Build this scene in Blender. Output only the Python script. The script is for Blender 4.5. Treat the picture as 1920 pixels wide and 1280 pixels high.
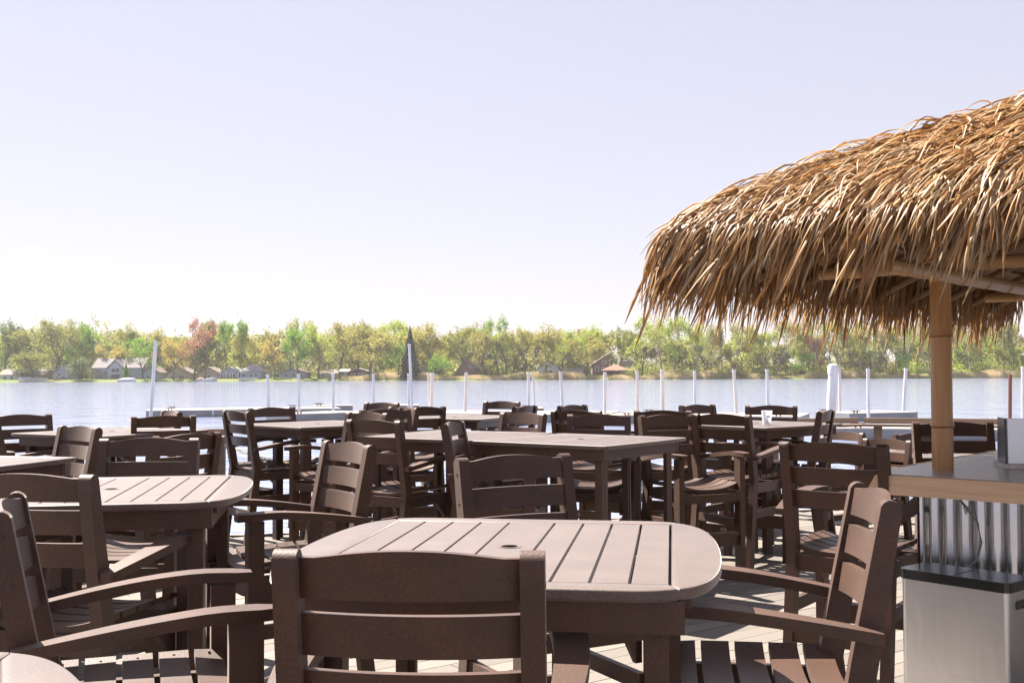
import bpy, bmesh, math, random
import numpy as np
from mathutils import Vector, Matrix
R = math.radians
random.seed(7); rng = np.random.default_rng(7)
for o in list(bpy.data.objects): bpy.data.objects.remove(o)
SC = bpy.context.scene; COL = SC.collection

# ------------------------------------------------------------ camera
CAMH = 1.525; FPX = 2050.0
cd = bpy.data.cameras.new('camera'); cam = bpy.data.objects.new('camera', cd); COL.objects.link(cam)
cd.sensor_width = 36; cd.lens = 36*FPX/1920; cd.clip_end = 6000; cd.clip_start = 0.05
RC = Matrix.Rotation(R(90+1.69), 3, 'X') @ Matrix.Rotation(R(-0.24), 3, 'Z')
cam.matrix_world = Matrix.Translation((0, 0, CAMH)) @ RC.to_4x4()
SC.camera = cam
cd.dof.use_dof = False

# ------------------------------------------------------------ light
SUN_EL, SUN_AZ = 54, -47          # azimuth measured from +Y towards +X
w = bpy.data.worlds.new('World'); SC.world = w; w.use_nodes = True
nt = w.node_tree; nt.nodes.clear()
sk = nt.nodes.new('ShaderNodeTexSky'); sk.sky_type = 'NISHITA'; sk.sun_disc = False
sk.sun_elevation = R(SUN_EL); sk.sun_rotation = R(SUN_AZ); sk.air_density = 1.0; sk.dust_density = 0.15; sk.ozone_density = 1.6
hs = nt.nodes.new('ShaderNodeHueSaturation'); hs.inputs['Saturation'].default_value = 0.8; hs.inputs['Value'].default_value = 1.0
mt = nt.nodes.new('ShaderNodeMix'); mt.data_type = 'RGBA'; mt.blend_type = 'MULTIPLY'; mt.inputs[0].default_value = 1
mt.inputs[7].default_value = (1.035, .955, 1.03, 1)
bg = nt.nodes.new('ShaderNodeBackground'); bg.inputs['Strength'].default_value = 0.050
ow = nt.nodes.new('ShaderNodeOutputWorld')
gm = nt.nodes.new('ShaderNodeGamma'); gm.inputs['Gamma'].default_value = 0.31
m0 = nt.nodes.new('ShaderNodeVectorMath'); m0.operation = 'SCALE'; m0.inputs['Scale'].default_value = .2
m1 = nt.nodes.new('ShaderNodeVectorMath'); m1.operation = 'SCALE'; m1.inputs['Scale'].default_value = 4.32
nt.links.new(sk.outputs[0], m0.inputs[0]); nt.links.new(m0.outputs[0], gm.inputs[0]); nt.links.new(gm.outputs[0], m1.inputs[0])
nt.links.new(m1.outputs[0], hs.inputs['Color']); nt.links.new(hs.outputs[0], mt.inputs[6]); nt.links.new(mt.outputs[2], bg.inputs[0]); nt.links.new(bg.outputs[0], ow.inputs[0])
sl = bpy.data.lights.new('sun', 'SUN'); sl.energy = 5.0; sl.angle = R(0.5); sl.color = (1, .93, .84)
so = bpy.data.objects.new('sun', sl); COL.objects.link(so)
sd = Vector((math.sin(R(SUN_AZ))*math.cos(R(SUN_EL)), math.cos(R(SUN_AZ))*math.cos(R(SUN_EL)), math.sin(R(SUN_EL))))
so.rotation_euler = sd.to_track_quat('Z', 'Y').to_euler()
so.location = (0, 0, 30)
SC.view_settings.view_transform = 'Standard'; SC.view_settings.look = 'None'; SC.view_settings.gamma = 1
SC.view_settings.use_curve_mapping = False
SC.view_settings.exposure = 1.98

def P(px, py, z):
    d = RC @ Vector(((px-960)/FPX, -(py-640)/FPX, -1))
    t = (z-CAMH)/d.z
    return Vector((d.x*t, d.y*t, z))
def PD(px, py, Y):
    d = RC @ Vector(((px-960)/FPX, -(py-640)/FPX, -1)); t = Y/d.y
    return Vector((d.x*t, Y, CAMH+d.z*t))

# ------------------------------------------------------------ materials
def mat(name, col, rough=.5, metal=0., spec=.5, noise=None, bump=None, extra=None, transl=0.):
    m = bpy.data.materials.new(name); m.use_nodes = True
    n = m.node_tree; b = n.nodes['Principled BSDF']
    b.inputs['Base Color'].default_value = (*col, 1); b.inputs['Roughness'].default_value = rough
    b.inputs['Metallic'].default_value = metal; b.inputs['Specular IOR Level'].default_value = spec
    tc = n.nodes.new('ShaderNodeTexCoord')
    if noise:                         # (scale(s), amount, colour2)
        sc, amt, c2 = noise
        mp = n.nodes.new('ShaderNodeMapping'); mp.inputs['Scale'].default_value = sc if isinstance(sc, tuple) else (sc,)*3
        t = n.nodes.new('ShaderNodeTexNoise'); t.inputs['Scale'].default_value = 1; t.inputs['Detail'].default_value = 6
        r = n.nodes.new('ShaderNodeMapRange'); r.inputs[1].default_value = .3; r.inputs[2].default_value = .7; r.inputs[4].default_value = amt
        x = n.nodes.new('ShaderNodeMix'); x.data_type = 'RGBA'; x.inputs[6].default_value = (*col, 1); x.inputs[7].default_value = (*c2, 1)
        n.links.new(tc.outputs['Object'], mp.inputs[0]); n.links.new(mp.outputs[0], t.inputs[0]); n.links.new(t.outputs[0], r.inputs[0])
        n.links.new(r.outputs[0], x.inputs[0]); n.links.new(x.outputs[2], b.inputs['Base Color'])
    if bump:                          # (scale, strength, distance)
        mp = n.nodes.new('ShaderNodeMapping'); mp.inputs['Scale'].default_value = bump[0] if isinstance(bump[0], tuple) else (bump[0],)*3
        t = n.nodes.new('ShaderNodeTexNoise'); t.inputs['Scale'].default_value = 1; t.inputs['Detail'].default_value = 3
        bp = n.nodes.new('ShaderNodeBump'); bp.inputs['Strength'].default_value = bump[1]; bp.inputs['Distance'].default_value = bump[2]
        n.links.new(tc.outputs['Object'], mp.inputs[0]); n.links.new(mp.outputs[0], t.inputs[0]); n.links.new(t.outputs[0], bp.inputs['Height']); n.links.new(bp.outputs[0], b.inputs['Normal'])
    if transl:
        out = n.nodes['Material Output']; tr = n.nodes.new('ShaderNodeBsdfTranslucent'); mx = n.nodes.new('ShaderNodeMixShader'); mx.inputs[0].default_value = transl
        src = b.inputs['Base Color'].links[0].from_socket if b.inputs['Base Color'].links else None
        if src: n.links.new(src, tr.inputs[0])
        else: tr.inputs[0].default_value = (*col, 1)
        n.links.new(b.outputs[0], mx.inputs[1]); n.links.new(tr.outputs[0], mx.inputs[2]); n.links.new(mx.outputs[0], out.inputs[0])
    return m

def lumber(name, col, col2):
    m = mat(name, col, .42, 0, .5 if 'top' in name else .42, noise=((3, 3, 3), .7, col2), bump=((260, 260, 260), .5, .0016))
    n = m.node_tree; b = n.nodes['Principled BSDF']
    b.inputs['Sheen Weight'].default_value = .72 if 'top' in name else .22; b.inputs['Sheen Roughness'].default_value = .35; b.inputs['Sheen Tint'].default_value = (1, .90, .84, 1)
    src = b.inputs['Base Color'].links[0].from_socket; tc = [q for q in n.nodes if q.type == 'TEX_COORD'][0]
    sp = n.nodes.new('ShaderNodeTexNoise'); sp.inputs['Scale'].default_value = 230; sp.inputs['Detail'].default_value = 2; n.links.new(tc.outputs['Object'], sp.inputs[0])
    ms = n.nodes.new('ShaderNodeMapRange'); ms.inputs[1].default_value = .32; ms.inputs[2].default_value = .72; ms.inputs[3].default_value = .74; ms.inputs[4].default_value = 1.34; n.links.new(sp.outputs[0], ms.inputs[0])
    st = n.nodes.new('ShaderNodeTexNoise'); st.inputs['Scale'].default_value = 9; st.inputs['Detail'].default_value = 5; n.links.new(tc.outputs['Object'], st.inputs[0])
    m2 = n.nodes.new('ShaderNodeMapRange'); m2.inputs[1].default_value = .35; m2.inputs[2].default_value = .7; m2.inputs[3].default_value = .85; m2.inputs[4].default_value = 1.18; n.links.new(st.outputs[0], m2.inputs[0])
    mm = n.nodes.new('ShaderNodeMath'); mm.operation = 'MULTIPLY'; n.links.new(ms.outputs[0], mm.inputs[0]); n.links.new(m2.outputs[0], mm.inputs[1])
    hv = n.nodes.new('ShaderNodeHueSaturation'); n.links.new(src, hv.inputs['Color']); n.links.new(mm.outputs[0], hv.inputs['Value']); n.links.new(hv.outputs[0], b.inputs['Base Color'])
    oi = n.nodes.new('ShaderNodeObjectInfo'); r = n.nodes.new('ShaderNodeMapRange'); r.inputs[3].default_value = .46; r.inputs[4].default_value = .58
    n.links.new(oi.outputs['Random'], r.inputs[0]); n.links.new(r.outputs[0], b.inputs['Roughness'])
    return m
M = {}
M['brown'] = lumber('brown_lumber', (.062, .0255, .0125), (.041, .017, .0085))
M['brown_top_glare'] = lumber('brown_lumber_top', (.085, .056, .044), (.070, .045, .035))  # paler copy of the lumber, grazing glare put into colour and sheen
M['screw'] = mat('screw_steel', (.05, .045, .04), .35, .9)
M['badge'] = mat('badge_plate', (.45, .40, .34), .4)
M['steel'] = mat('brushed_steel', (.56, .55, .56), .34, 1, noise=((1.5, 1.5, 260), .5, (.46, .45, .46)), bump=((16, 16, 1.6), .5, .006))
M['mottle_reflection'] = mat('steel_mottle_reflection', (.50, .46, .42), .36, .85, noise=((22, 22, 22), 1, (.25, .22, .20)), bump=((20, 20, 20), .4, .004))  # colour mottling stands in for reflections on the steel
M['black_plastic'] = mat('black_plastic', (.012, .012, .013), .22)
M['alu'] = mat('dock_aluminium', (.26, .26, .27), .5, .25, noise=((.6, .6, 3), .8, (.17, .17, .18)))
M['dock_deck'] = mat('dock_decking', (.34, .30, .265), .7, noise=((.5, 4, 1), .8, (.25, .22, .20)))
M['pvc'] = mat('white_pole', (.66, .63, .63), .4, noise=((9, 9, 1.2), .9, (.46, .44, .44)))
M['rust'] = mat('brown_pole', (.16, .07, .05), .6)
M['bamboo'] = mat('bamboo', (.36, .155, .045), .36, 0, .5, noise=((40, 40, 2.0), 1, (.50, .28, .11)), bump=((60, 60, 4), .15, .002))
M['bamboo_node'] = mat('bamboo_node', (.17, .075, .03), .6)
M['rafter'] = mat('rafter_pole', (.20, .12, .06), .6, 0, .2)
M['bamboo_beam'] = mat('bamboo_weathered', (.46, .27, .115), .5, 0, .3, noise=((6, 6, 6), .8, (.32, .18, .075)))
M['counter'] = mat('counter_wood', (.42, .365, .30), .30, 0, .55, noise=((1.2, 30, 4), .9, (.50, .47, .43)), bump=((2, 90, 20), .3, .003))
M['beam'] = mat('counter_edge_wood', (.56, .38, .245), .6, 0, .35, noise=((2, 2, 45), .9, (.42, .27, .165)), bump=((6, 6, 120), .4, .003))
M['rail'] = mat('rail_timber', (.30, .23, .18), .7, 0, .3, noise=((1, 30, 30), .9, (.20, .15, .12)))
M['galv'] = mat('galvanised_iron', (.56, .56, .56), .24, .95, .5, noise=((9, 9, 3), .8, (.40, .41, .44)), bump=((12, 12, 6), .2, .004))
M['cord'] = mat('braided_cord', (.03, .028, .025), .6, noise=((1, 1, 220), 1, (.35, .33, .28)))
M['chain'] = mat('yellow_chain', (.72, .62, .22), .45)
M['rope'] = mat('white_rope', (.75, .75, .76), .6)
M['cup'] = mat('plastic_cup', (.85, .86, .9), .25, transl=.5)
M['palm_print'] = mat('palm_print', (.05, .06, .06), .5)
M['grass'] = mat('lawn', (.10, .15, .03), .9, 0, .1, noise=(.12, .9, (.15, .15, .05)))
M['soil'] = mat('bank_soil', (.14, .11, .07), .9)
M['under'] = mat('deck_substructure', (.05, .04, .035), .8)
M['reed'] = mat('dry_reed', (.62, .48, .32), .8, 0, .2, noise=(.3, 1, (.42, .38, .18)), transl=.5)
M['bark'] = mat('bark', (.065, .052, .042), .9, 0, .1, noise=(1.5, .8, (.16, .14, .12)))
M['bark_pale'] = mat('bark_pale', (.24, .21, .19), .9, 0, .1)

def foliage(name, c1, c2, tr=.55):
    m = mat(name, c1, .7, 0, .2, noise=(.35, 1, c2), transl=tr)
    return m
M['f_olive'] = foliage('foliage_olive', (.20, .21, .045), (.27, .27, .07))
M['f_green'] = foliage('foliage_green', (.14, .26, .03), (.22, .34, .05))
M['f_dark'] = foliage('foliage_dark', (.10, .14, .05), (.14, .17, .06))
M['f_yellow'] = foliage('foliage_yellow', (.38, .31, .07), (.45, .35, .10))
M['f_gold'] = foliage('foliage_gold', (.29, .27, .065), (.36, .31, .085))
M['f_red'] = foliage('foliage_red', (.34, .15, .09), (.38, .21, .13))
M['f_lime'] = foliage('foliage_lime', (.30, .37, .05), (.36, .38, .08))
M['f_conifer'] = foliage('foliage_conifer', (.022, .04, .022), (.035, .05, .03), .1)
M['f_pale'] = foliage('foliage_pale', (.34, .35, .14), (.38, .35, .18))

# planks of the deck, tone varies plank by plank
def deckmat():
    m = mat('deck_board', (.178, .156, .136), .62, 0, .3, noise=((60, 1.6, 1), .6, (.15, .13, .112)), bump=((150, 6, 1), .2, .001))
    n = m.node_tree; b = n.nodes['Principled BSDF']; src = b.inputs['Base Color'].links[0].from_socket
    oi = n.nodes.new('ShaderNodeObjectInfo'); r = n.nodes.new('ShaderNodeMapRange'); r.inputs[3].default_value = .82; r.inputs[4].default_value = 1.1
    hv = n.nodes.new('ShaderNodeHueSaturation'); n.links.new(oi.outputs['Random'], r.inputs[0]); n.links.new(r.outputs[0], hv.inputs['Value'])
    n.links.new(src, hv.inputs['Color']); n.links.new(hv.outputs[0], b.inputs['Base Color'])
    return m
M['deck'] = deckmat()

def watermat():
    m = bpy.data.materials.new('lake_water'); m.use_nodes = True; n = m.node_tree; b = n.nodes['Principled BSDF']
    b.inputs['Base Color'].default_value = (.225, .26, .385, 1); b.inputs['Roughness'].default_value = .07; b.inputs['IOR'].default_value = 1.333
    g = n.nodes.new('ShaderNodeNewGeometry')
    prev = None
    for sc, st, ds in (((.22, .30, 1), .5, .30), ((.8, 1.15, 1), .7, .15), ((2.6, 4.2, 1), .7, .04), ((9, 13, 1), .5, .005)):
        mp = n.nodes.new('ShaderNodeMapping'); mp.inputs['Scale'].default_value = sc; mp.inputs['Rotation'].default_value = (0, 0, R(6))
        t = n.nodes.new('ShaderNodeTexNoise'); t.inputs['Scale'].default_value = 1; t.inputs['Detail'].default_value = 3; t.inputs['Distortion'].default_value = .4
        bp = n.nodes.new('ShaderNodeBump'); bp.inputs['Strength'].default_value = st; bp.inputs['Distance'].default_value = ds
        n.links.new(g.outputs['Position'], mp.inputs[0]); n.links.new(mp.outputs[0], t.inputs[0]); n.links.new(t.outputs[0], bp.inputs['Height'])
        if prev: n.links.new(prev.outputs[0], bp.inputs['Normal'])
        prev = bp
    n.links.new(prev.outputs[0], b.inputs['Normal'])
    return m
M['water'] = watermat()

def thatchmat():
    m = bpy.data.materials.new('palm_thatch'); m.use_nodes = True; n = m.node_tree; b = n.nodes['Principled BSDF']
    at = n.nodes.new('ShaderNodeAttribute'); at.attribute_name = 'tint'
    rp = n.nodes.new('ShaderNodeValToRGB'); e = rp.color_ramp.elements
    e[0].position = 0; e[0].color = (.17, .07, .02, 1); e[1].position = 1; e[1].color = (.35, .27, .18, 1)
    for p, c in ((.3, (.31, .15, .045, 1)), (.55, (.35, .195, .075, 1)), (.78, (.34, .225, .12, 1))):
        q = e.new(p); q.color = c
    n.links.new(at.outputs['Fac'], rp.inputs[0]); n.links.new(rp.outputs[0], b.inputs['Base Color'])
    b.inputs['Roughness'].default_value = .45; b.inputs['Specular IOR Level'].default_value = .4
    tr = n.nodes.new('ShaderNodeBsdfTranslucent'); mx = n.nodes.new('ShaderNodeMixShader'); mx.inputs[0].default_value = .22
    n.links.new(rp.outputs[0], tr.inputs[0]); n.links.new(b.outputs[0], mx.inputs[1]); n.links.new(tr.outputs[0], mx.inputs[2]); n.links.new(mx.outputs[0], n.nodes['Material Output'].inputs[0])
    return m
M['thatch'] = thatchmat()
M['light_stop_brown'] = mat('light_stop_brown', (.12, .065, .03), .9)

# ------------------------------------------------------------ mesh helpers
def finish(bm, name, m, smooth=35, bevel=0, seg=2):
    if bevel:
        ed = [e for e in bm.edges if len(e.link_faces) == 2 and e.calc_face_angle(0) > R(40)]
        bmesh.ops.bevel(bm, geom=ed, offset=bevel, segments=seg, profile=.6, affect='EDGES', clamp_overlap=True)
    bmesh.ops.recalc_face_normals(bm, faces=bm.faces)
    me = bpy.data.meshes.new(name); bm.to_mesh(me); bm.free()
    if m: me.materials.append(M[m])
    if smooth:
        me.polygons.foreach_set('use_smooth', [True]*len(me.polygons)); me.set_sharp_from_angle(angle=R(smooth))
    return me
def add_box(bm, x0, x1, y0, y1, z0, z1, mtx=None):
    v = [bm.verts.new((x, y, z)) for x in (x0, x1) for y in (y0, y1) for z in (z0, z1)]
    for f in ((0, 1, 3, 2), (4, 6, 7, 5), (0, 4, 5, 1), (2, 3, 7, 6), (0, 2, 6, 4), (1, 5, 7, 3)): bm.faces.new([v[i] for i in f])
    if mtx is not None: bmesh.ops.transform(bm, matrix=mtx, verts=v)
    return v
def box(name, m, x0, x1, y0, y1, z0, z1, bevel=0, mtx=None, seg=2):
    bm = bmesh.new(); add_box(bm, x0, x1, y0, y1, z0, z1, mtx); return finish(bm, name, m, 35, bevel, seg)
def prism(name, m, poly, t0, t1, axis='x', bevel=0, seg=2):
    """poly extruded along axis; poly is (y,z) for x, (x,y) for z, (x,z) for y"""
    bm = bmesh.new(); A = []
    for t in (t0, t1):
        A.append([bm.verts.new((t, a, b) if axis == 'x' else (a, b, t) if axis == 'z' else (a, t, b)) for a, b in poly])
    bm.faces.new(A[0]); bm.faces.new(A[1][::-1]); n = len(poly)
    for i in range(n): bm.faces.new((A[0][i], A[1][i], A[1][(i+1) % n], A[0][(i+1) % n]))
    return finish(bm, name, m, 35, bevel, seg)
def prism_round(name, m, poly, z0, z1, rr=.006):
    n = len(poly); A = sum(poly[i][0]*poly[(i+1) % n][1]-poly[(i+1) % n][0]*poly[i][1] for i in range(n))
    if A < 0: poly = poly[::-1]
    def inset(d):
        out = []
        for i in range(n):
            p0, p, p1 = Vector(poly[i-1]), Vector(poly[i]), Vector(poly[(i+1) % n])
            a = (p-p0).normalized(); b = (p1-p).normalized(); na = Vector((-a.y, a.x)); nb = Vector((-b.y, b.x))
            bis = (na+nb); bis = bis.normalized() if bis.length > 1e-6 else na
            k_ = d/max(.35, bis.dot(na)); out.append(p+bis*k_)
        return out
    rings = []
    for t in (0, 30, 60, 90): rings.append([(p.x, p.y, z0+rr*(1-math.sin(R(t)))) for p in inset(rr*(1-math.cos(R(t))))][:])
    low = rings[::-1]; top = [[(p.x, p.y, z1-rr*(1-math.sin(R(t)))) for p in inset(rr*(1-math.cos(R(t))))] for t in (0, 30, 60, 90)]
    return loft(name, m, low+top)
def loft(name, m, rings, bevel=0, caps=True, seg=2):
    bm = bmesh.new(); rr = [[bm.verts.new(p) for p in r] for r in rings]; n = len(rings[0])
    for a, b in zip(rr, rr[1:]):
        for i in range(n): bm.faces.new((a[i], a[(i+1) % n], b[(i+1) % n], b[i]))
    if caps: bm.faces.new(rr[0][::-1]); bm.faces.new(rr[-1])
    return finish(bm, name, m, 35, bevel, seg)
def tube(name, m, pts, rad, n=12):
    rings = []; pts = [Vector(p) for p in pts]
    for i, p in enumerate(pts):
        d = (pts[min(i+1, len(pts)-1)]-pts[max(i-1, 0)]).normalized()
        u = d.cross(Vector((0, 0, 1))); u = u.normalized() if u.length > .05 else Vector((1, 0, 0)); v = d.cross(u).normalized()
        r = rad[i] if isinstance(rad, (list, tuple)) else rad
        rings.append([p+u*r*math.cos(2*math.pi*k/n)+v*r*math.sin(2*math.pi*k/n) for k in range(n)])
    return loft(name, m, rings)
def raw(name, m, verts, faces, smooth=0):
    me = bpy.data.meshes.new(name); me.from_pydata(verts, [], faces); me.update()
    if m: me.materials.append(M[m])
    return me
def ob(name, me, parent=None, loc=None, rot=None, label=None, cat=None, group=None, kind=None):
    o = bpy.data.objects.new(name, me); COL.objects.link(o)
    if parent: o.parent = parent
    if loc is not None: o.location = loc
    if rot is not None: o.rotation_euler = rot
    if label: o['label'] = label
    if cat: o['category'] = cat
    if group: o['group'] = group
    if kind: o['kind'] = kind
    return o
def place(name, parts, loc, rz, label, cat, group=None):
    """thing = empty + parts [(name, mesh, [subparts])]"""
    r = ob(name, None, None, loc, (0, 0, rz), label, cat, group)
    for p in parts:
        c = ob(p[0], p[1], r)
        for s in (p[2] if len(p) > 2 else ()): ob(s[0], s[1], c)
    return r

# ------------------------------------------------------------ setting: water, land
def plane(name, m, x0, x1, y0, y1, z): return raw(name, m, [(x0, y0, z), (x1, y0, z), (x1, y1, z), (x0, y1, z)], [(0, 1, 2, 3)])
WZ = -.5
ob('lake_water', plane('lake_water', 'water', -1500, 1500, -60, 380, WZ), kind='structure')
def gz(y, x=0):
    if y < 349: return -1.5
    if y < 352: return -.55+(y-349)/3*.75
    return .2+min((y-352), 130)*.012+.25*math.sin(x*.05)*min(1, (y-352)/15)
bm = bmesh.new(); xs = list(range(-420, 421, 12)); ys = [345, 349, 350, 352, 356, 362, 370, 385, 410, 450, 600, 1200, 3000]
xs = [-3000, -1200]+xs+[1200, 3000]
G = [[bm.verts.new((x*(1 if abs(x) < 1000 else 1), y+(1.5*math.sin(x*.11)+1.1*math.sin(x*.29) if y < 360 else 0), gz(y, x) if y > 345 else -2)) for y in ys] for x in xs]
for i in range(len(xs)-1):
    for j in range(len(ys)-1): bm.faces.new((G[i][j], G[i+1][j], G[i+1][j+1], G[i][j+1]))
ob('far_shore', finish(bm, 'far_shore', 'grass', 60), kind='structure')
ob('lake_bed', plane('lake_bed', 'soil', -3000, 3000, -200, 352, -3.2), kind='structure')

# ------------------------------------------------------------ deck
bd = Vector((.8, .6)); bn = Vector((-.6, .8))
poly = [Vector(p) for p in ((-9, -2.5), (9.5, -2.5), (9.5, 10.3), (3.9, 12.35), (-2.55, 10.42), (-9, 10.42))]
deck = ob('deck', prism('deck', 'under', [(p.x*.995, p.y-.03) for p in poly], -.30, -.035, 'z'), kind='structure')
PIT = .1425; WB = .1365
def clip(off):
    hits = []
    for a, b in zip(poly, poly[1:]+poly[:1]):
        da, db = a.dot(bn)-off, b.dot(bn)-off
        if (da > 0) != (db > 0):
            p = a+(b-a)*(da/(da-db)); hits.append(p.dot(bd))
    return (min(hits), max(hits)) if len(hits) >= 2 else None
omin = min(p.dot(bn) for p in poly); omax = max(p.dot(bn) for p in poly); k = 0; off = omin+PIT/2
ang = math.atan2(.6, .8)
while off < omax-PIT/2:
    a = clip(off-PIT*.48); b = clip(off+PIT*.48)
    if a and b:
        s0 = max(a[0], b[0]); s1 = min(a[1], b[1])
        j = s0-random.random()*4.8
        while j < s1:
            u0, u1 = max(j+.0015, s0), min(j+4.87, s1)
            if u1-u0 > .12 and omin < off:
                c = bd*((u0+u1)/2)+bn*off
                if -7.5 < c.x < 9.5 and c.y > -1.5:
                    h = (u1-u0)/2
                    me = box('deck_plank', 'deck', -h, h, -WB/2, WB/2, -.027, 0, .003, seg=1)
                    ob('deck_plank', me, deck, (c.x, c.y, random.uniform(-.001, .0008)), (0, 0, ang))
            j += 4.873
    off += PIT; k += 1
# fascia board along the lake side of the deck
def edge_board(a, b, z0, z1, t, m, name, parent):
    a = Vector(a); b = Vector(b); d = b-a; L = d.length
    me = box(name, m, 0, L, -t/2, t/2, z0, z1, .003, seg=1)
    return ob(name, me, parent, (a.x, a.y, 0), (0, 0, math.atan2(d.y, d.x)))
for a, b in (((-9, 10.46), (-2.56, 10.46)), ((-2.55, 10.46), (3.9, 12.39)), ((3.91, 12.38), (9.5, 10.34))):
    edge_board(a, b, -.24, .004, .03, 'rail', 'fascia_board', deck)
for x, y in ((-6, 10.2), (-2.7, 10.2), (1, 11.2), (3.8, 12.1), (7, 11)):
    ob('deck_pile', tube('deck_pile', 'rail', [(x, y, -3), (x, y, -.3)], .1, 10), deck)

# ------------------------------------------------------------ bar chairs
def chair_parts(drop=0.0):
    zs = lambda z: z-drop
    def yb(z): return -.205-(z-.70)*.175           # centre line of back above the seat
    P_ = []
    # rear post + splayed leg in one board, rounded head
    prof = []
    hw = lambda z: .036 if z > .62 else .034
    def ln(z): return yb(z) if z > .70 else -.205-(.70-z)*.13
    zz = [0+drop, .45, .60, .70, .80, .95, 1.10, 1.175]
    front = [(ln(z)+(.034-.010*max(0, (z-.8)/.4)), zs(z)) for z in zz]
    back = [(ln(z)-(.034-.006*max(0, (z-.8)/.4)), zs(z)) for z in zz]
    cx, cz = ln(1.175)-.002, 1.175
    head = [(cx+.027*math.cos(a), zs(cz)+.029*math.sin(a)) for a in [R(t) for t in (25, 50, 75, 100, 125, 150)]]
    pr = front+head+back[::-1]
    for s in (-1, 1):
        x0, x1 = sorted((s*.205, s*.250))
        me = prism('rear_leg', 'brown', pr, x0, x1, 'x', .006)
        sub = []
        for z in (1.14, 1.03):
            sub.append(('screw', tube('screw', 'screw', [(s*.2503, yb(z), zs(z)), (s*.2512, yb(z), zs(z))], .0055, 8)))
        P_.append(('rear_leg', me, sub))
    # back slats, bowed backwards
    N = 14
    for (z0, z1, arch) in ((1.112, 1.189, .0165), (1.003, 1.084, 0), (.893, .974, 0)):
        rings = []
        for i in range(N+1):
            x = -.205+.41*i/N; u = x/.205
            bow = .028*(1-u*u)
            a = arch*(1-min(1, abs(u)/.88)**2.2)**1.3 if arch else 0
            zt = z1+a; yt, y0 = yb(zt)-bow+.006, yb(z0)-bow+.006
            rings.append([(x, y0-.010, zs(z0)), (x, y0+.010, zs(z0)), (x, yt+.010, zs(zt)), (x, yt-.010, zs(zt))])
        P_.append(('back_slat', loft('back_slat', 'brown', rings, .004)))
    # front legs
    for s in (-1, 1):
        x0, x1 = sorted((s*.243, s*.287))
        P_.append(('front_leg', box('front_leg', 'brown', x0, x1, 0.235, .305, 0, zs(.905), .004)))
    # arms: curved outwards and arched
    for s in (-1, 1):
        rings = []; K = 14
        for i in range(K+1):
            t = i/K; y = -.262+.615*t
            z = .880+.066*math.sin(min(1, t*1.1)*math.pi/2)-.008*max(0, t-.75)/.25
            xc = .268+.024*math.sin(t*math.pi)
            wd = .026+.014*math.sin(min(1, t*1.3)*math.pi/2)
            if i == K: wd *= .62
            rings.append([(s*(xc-wd), y, zs(z-.030)), (s*(xc+wd), y, zs(z-.030)), (s*(xc+wd), y, zs(z)), (s*(xc-wd), y, zs(z))])
        me = loft('armrest', 'brown', rings, .007)
        sx = s*.2955
        P_.append(('armrest', me, [('bolt', tube('bolt', 'screw', [(s*.294, -.232, zs(.866)), (s*.2985, -.232, zs(.866))], .011, 10))]))
    # dished seat slats
    for k in range(5):
        yc = -.168+.099*k; rings = []
        for i in range(N+1):
            x = -.240+.48*i/N; u = x/.24; z = .726-.042*(1-abs(u)**2.4)
            zf = -.006 if k == 4 else 0
            rings.append([(x, yc-.041, zs(z-.022)), (x, yc+.041, zs(z-.022)), (x, yc+.041, zs(z+zf)), (x, yc-.041, zs(z))])
        me = loft('seat_slat', 'brown', rings, .004)
        P_.append(('seat_slat', me, [('screw', tube('screw', 'screw', [(s*.222, yc, zs(.714)), (s*.222, yc, zs(.7202))], .004, 6)) for s in (-1, 1)]))
    # rails
    for s in (-1, 1):
        x0, x1 = sorted((s*.213, s*.242))
        P_.append(('side_rail', box('side_rail', 'brown', x0, x1, -.17, .304, zs(.59), zs(.664), .003)))
    P_.append(('front_rail', box('front_rail', 'brown', -.212, .212, .276, .301, zs(.585), zs(.646), .003)))
    P_.append(('rear_rail', box('rear_rail', 'brown', -.204, .204, -.222, -.198, zs(.59), zs(.662), .003)))
    if not drop:
        P_.append(('footrest', box('footrest', 'brown', -.242, .242, .230, .298, .335, .362, .004)))
        P_.append(('front_stretcher', box('front_stretcher', 'brown', -.242, .242, .256, .280, .262, .332, .003)))
        for s in (-1, 1):
            x0, x1 = sorted((s*.213, s*.240))
            P_.append(('side_stretcher', box('side_stretcher', 'brown', x0, x1, -.245, .252, .395, .455, .003)))
        bad = [[(.024*math.cos(a), -.2935, .30+.013*math.sin(a)), (.024*math.cos(a), -.2965, .30+.013*math.sin(a))] for a in [2*math.pi*q/16 for q in range(17)]]
        ring = []
        bmx = bmesh.new()
        o1 = [bmx.verts.new((.030*math.cos(2*math.pi*q/20), -.2822, .300+.015*math.sin(2*math.pi*q/20))) for q in range(20)]
        i1 = [bmx.verts.new((.0265*math.cos(2*math.pi*q/20), -.2822, .300+.0118*math.sin(2*math.pi*q/20))) for q in range(20)]
        for q in range(20): bmx.faces.new((o1[q], o1[(q+1) % 20], i1[(q+1) % 20], i1[q]))
        for q in range(7): add_box(bmx, -.019+q*.0057, -.0155+q*.0057, -.2828, -.2820, .296, .304)
        P_.append(('rear_stretcher', box('rear_stretcher', 'brown', -.204, .204, -.281, -.257, .265, .335, .003), [('badge', finish(bmx, 'badge', 'badge', 0))]))
        for s in (-1, 1):   # corner brace under the seat
            pl = [(.232, .59), (.232, .49), (.212, .49), (.12, .588)]
            x0, x1 = sorted((s*.2135, s*.2405))
            P_.append(('corner_brace', prism('corner_brace', 'brown', [(a, b-.003) for a, b in pl], x0, x1, 'x', .002, 1)))
    else:
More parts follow.
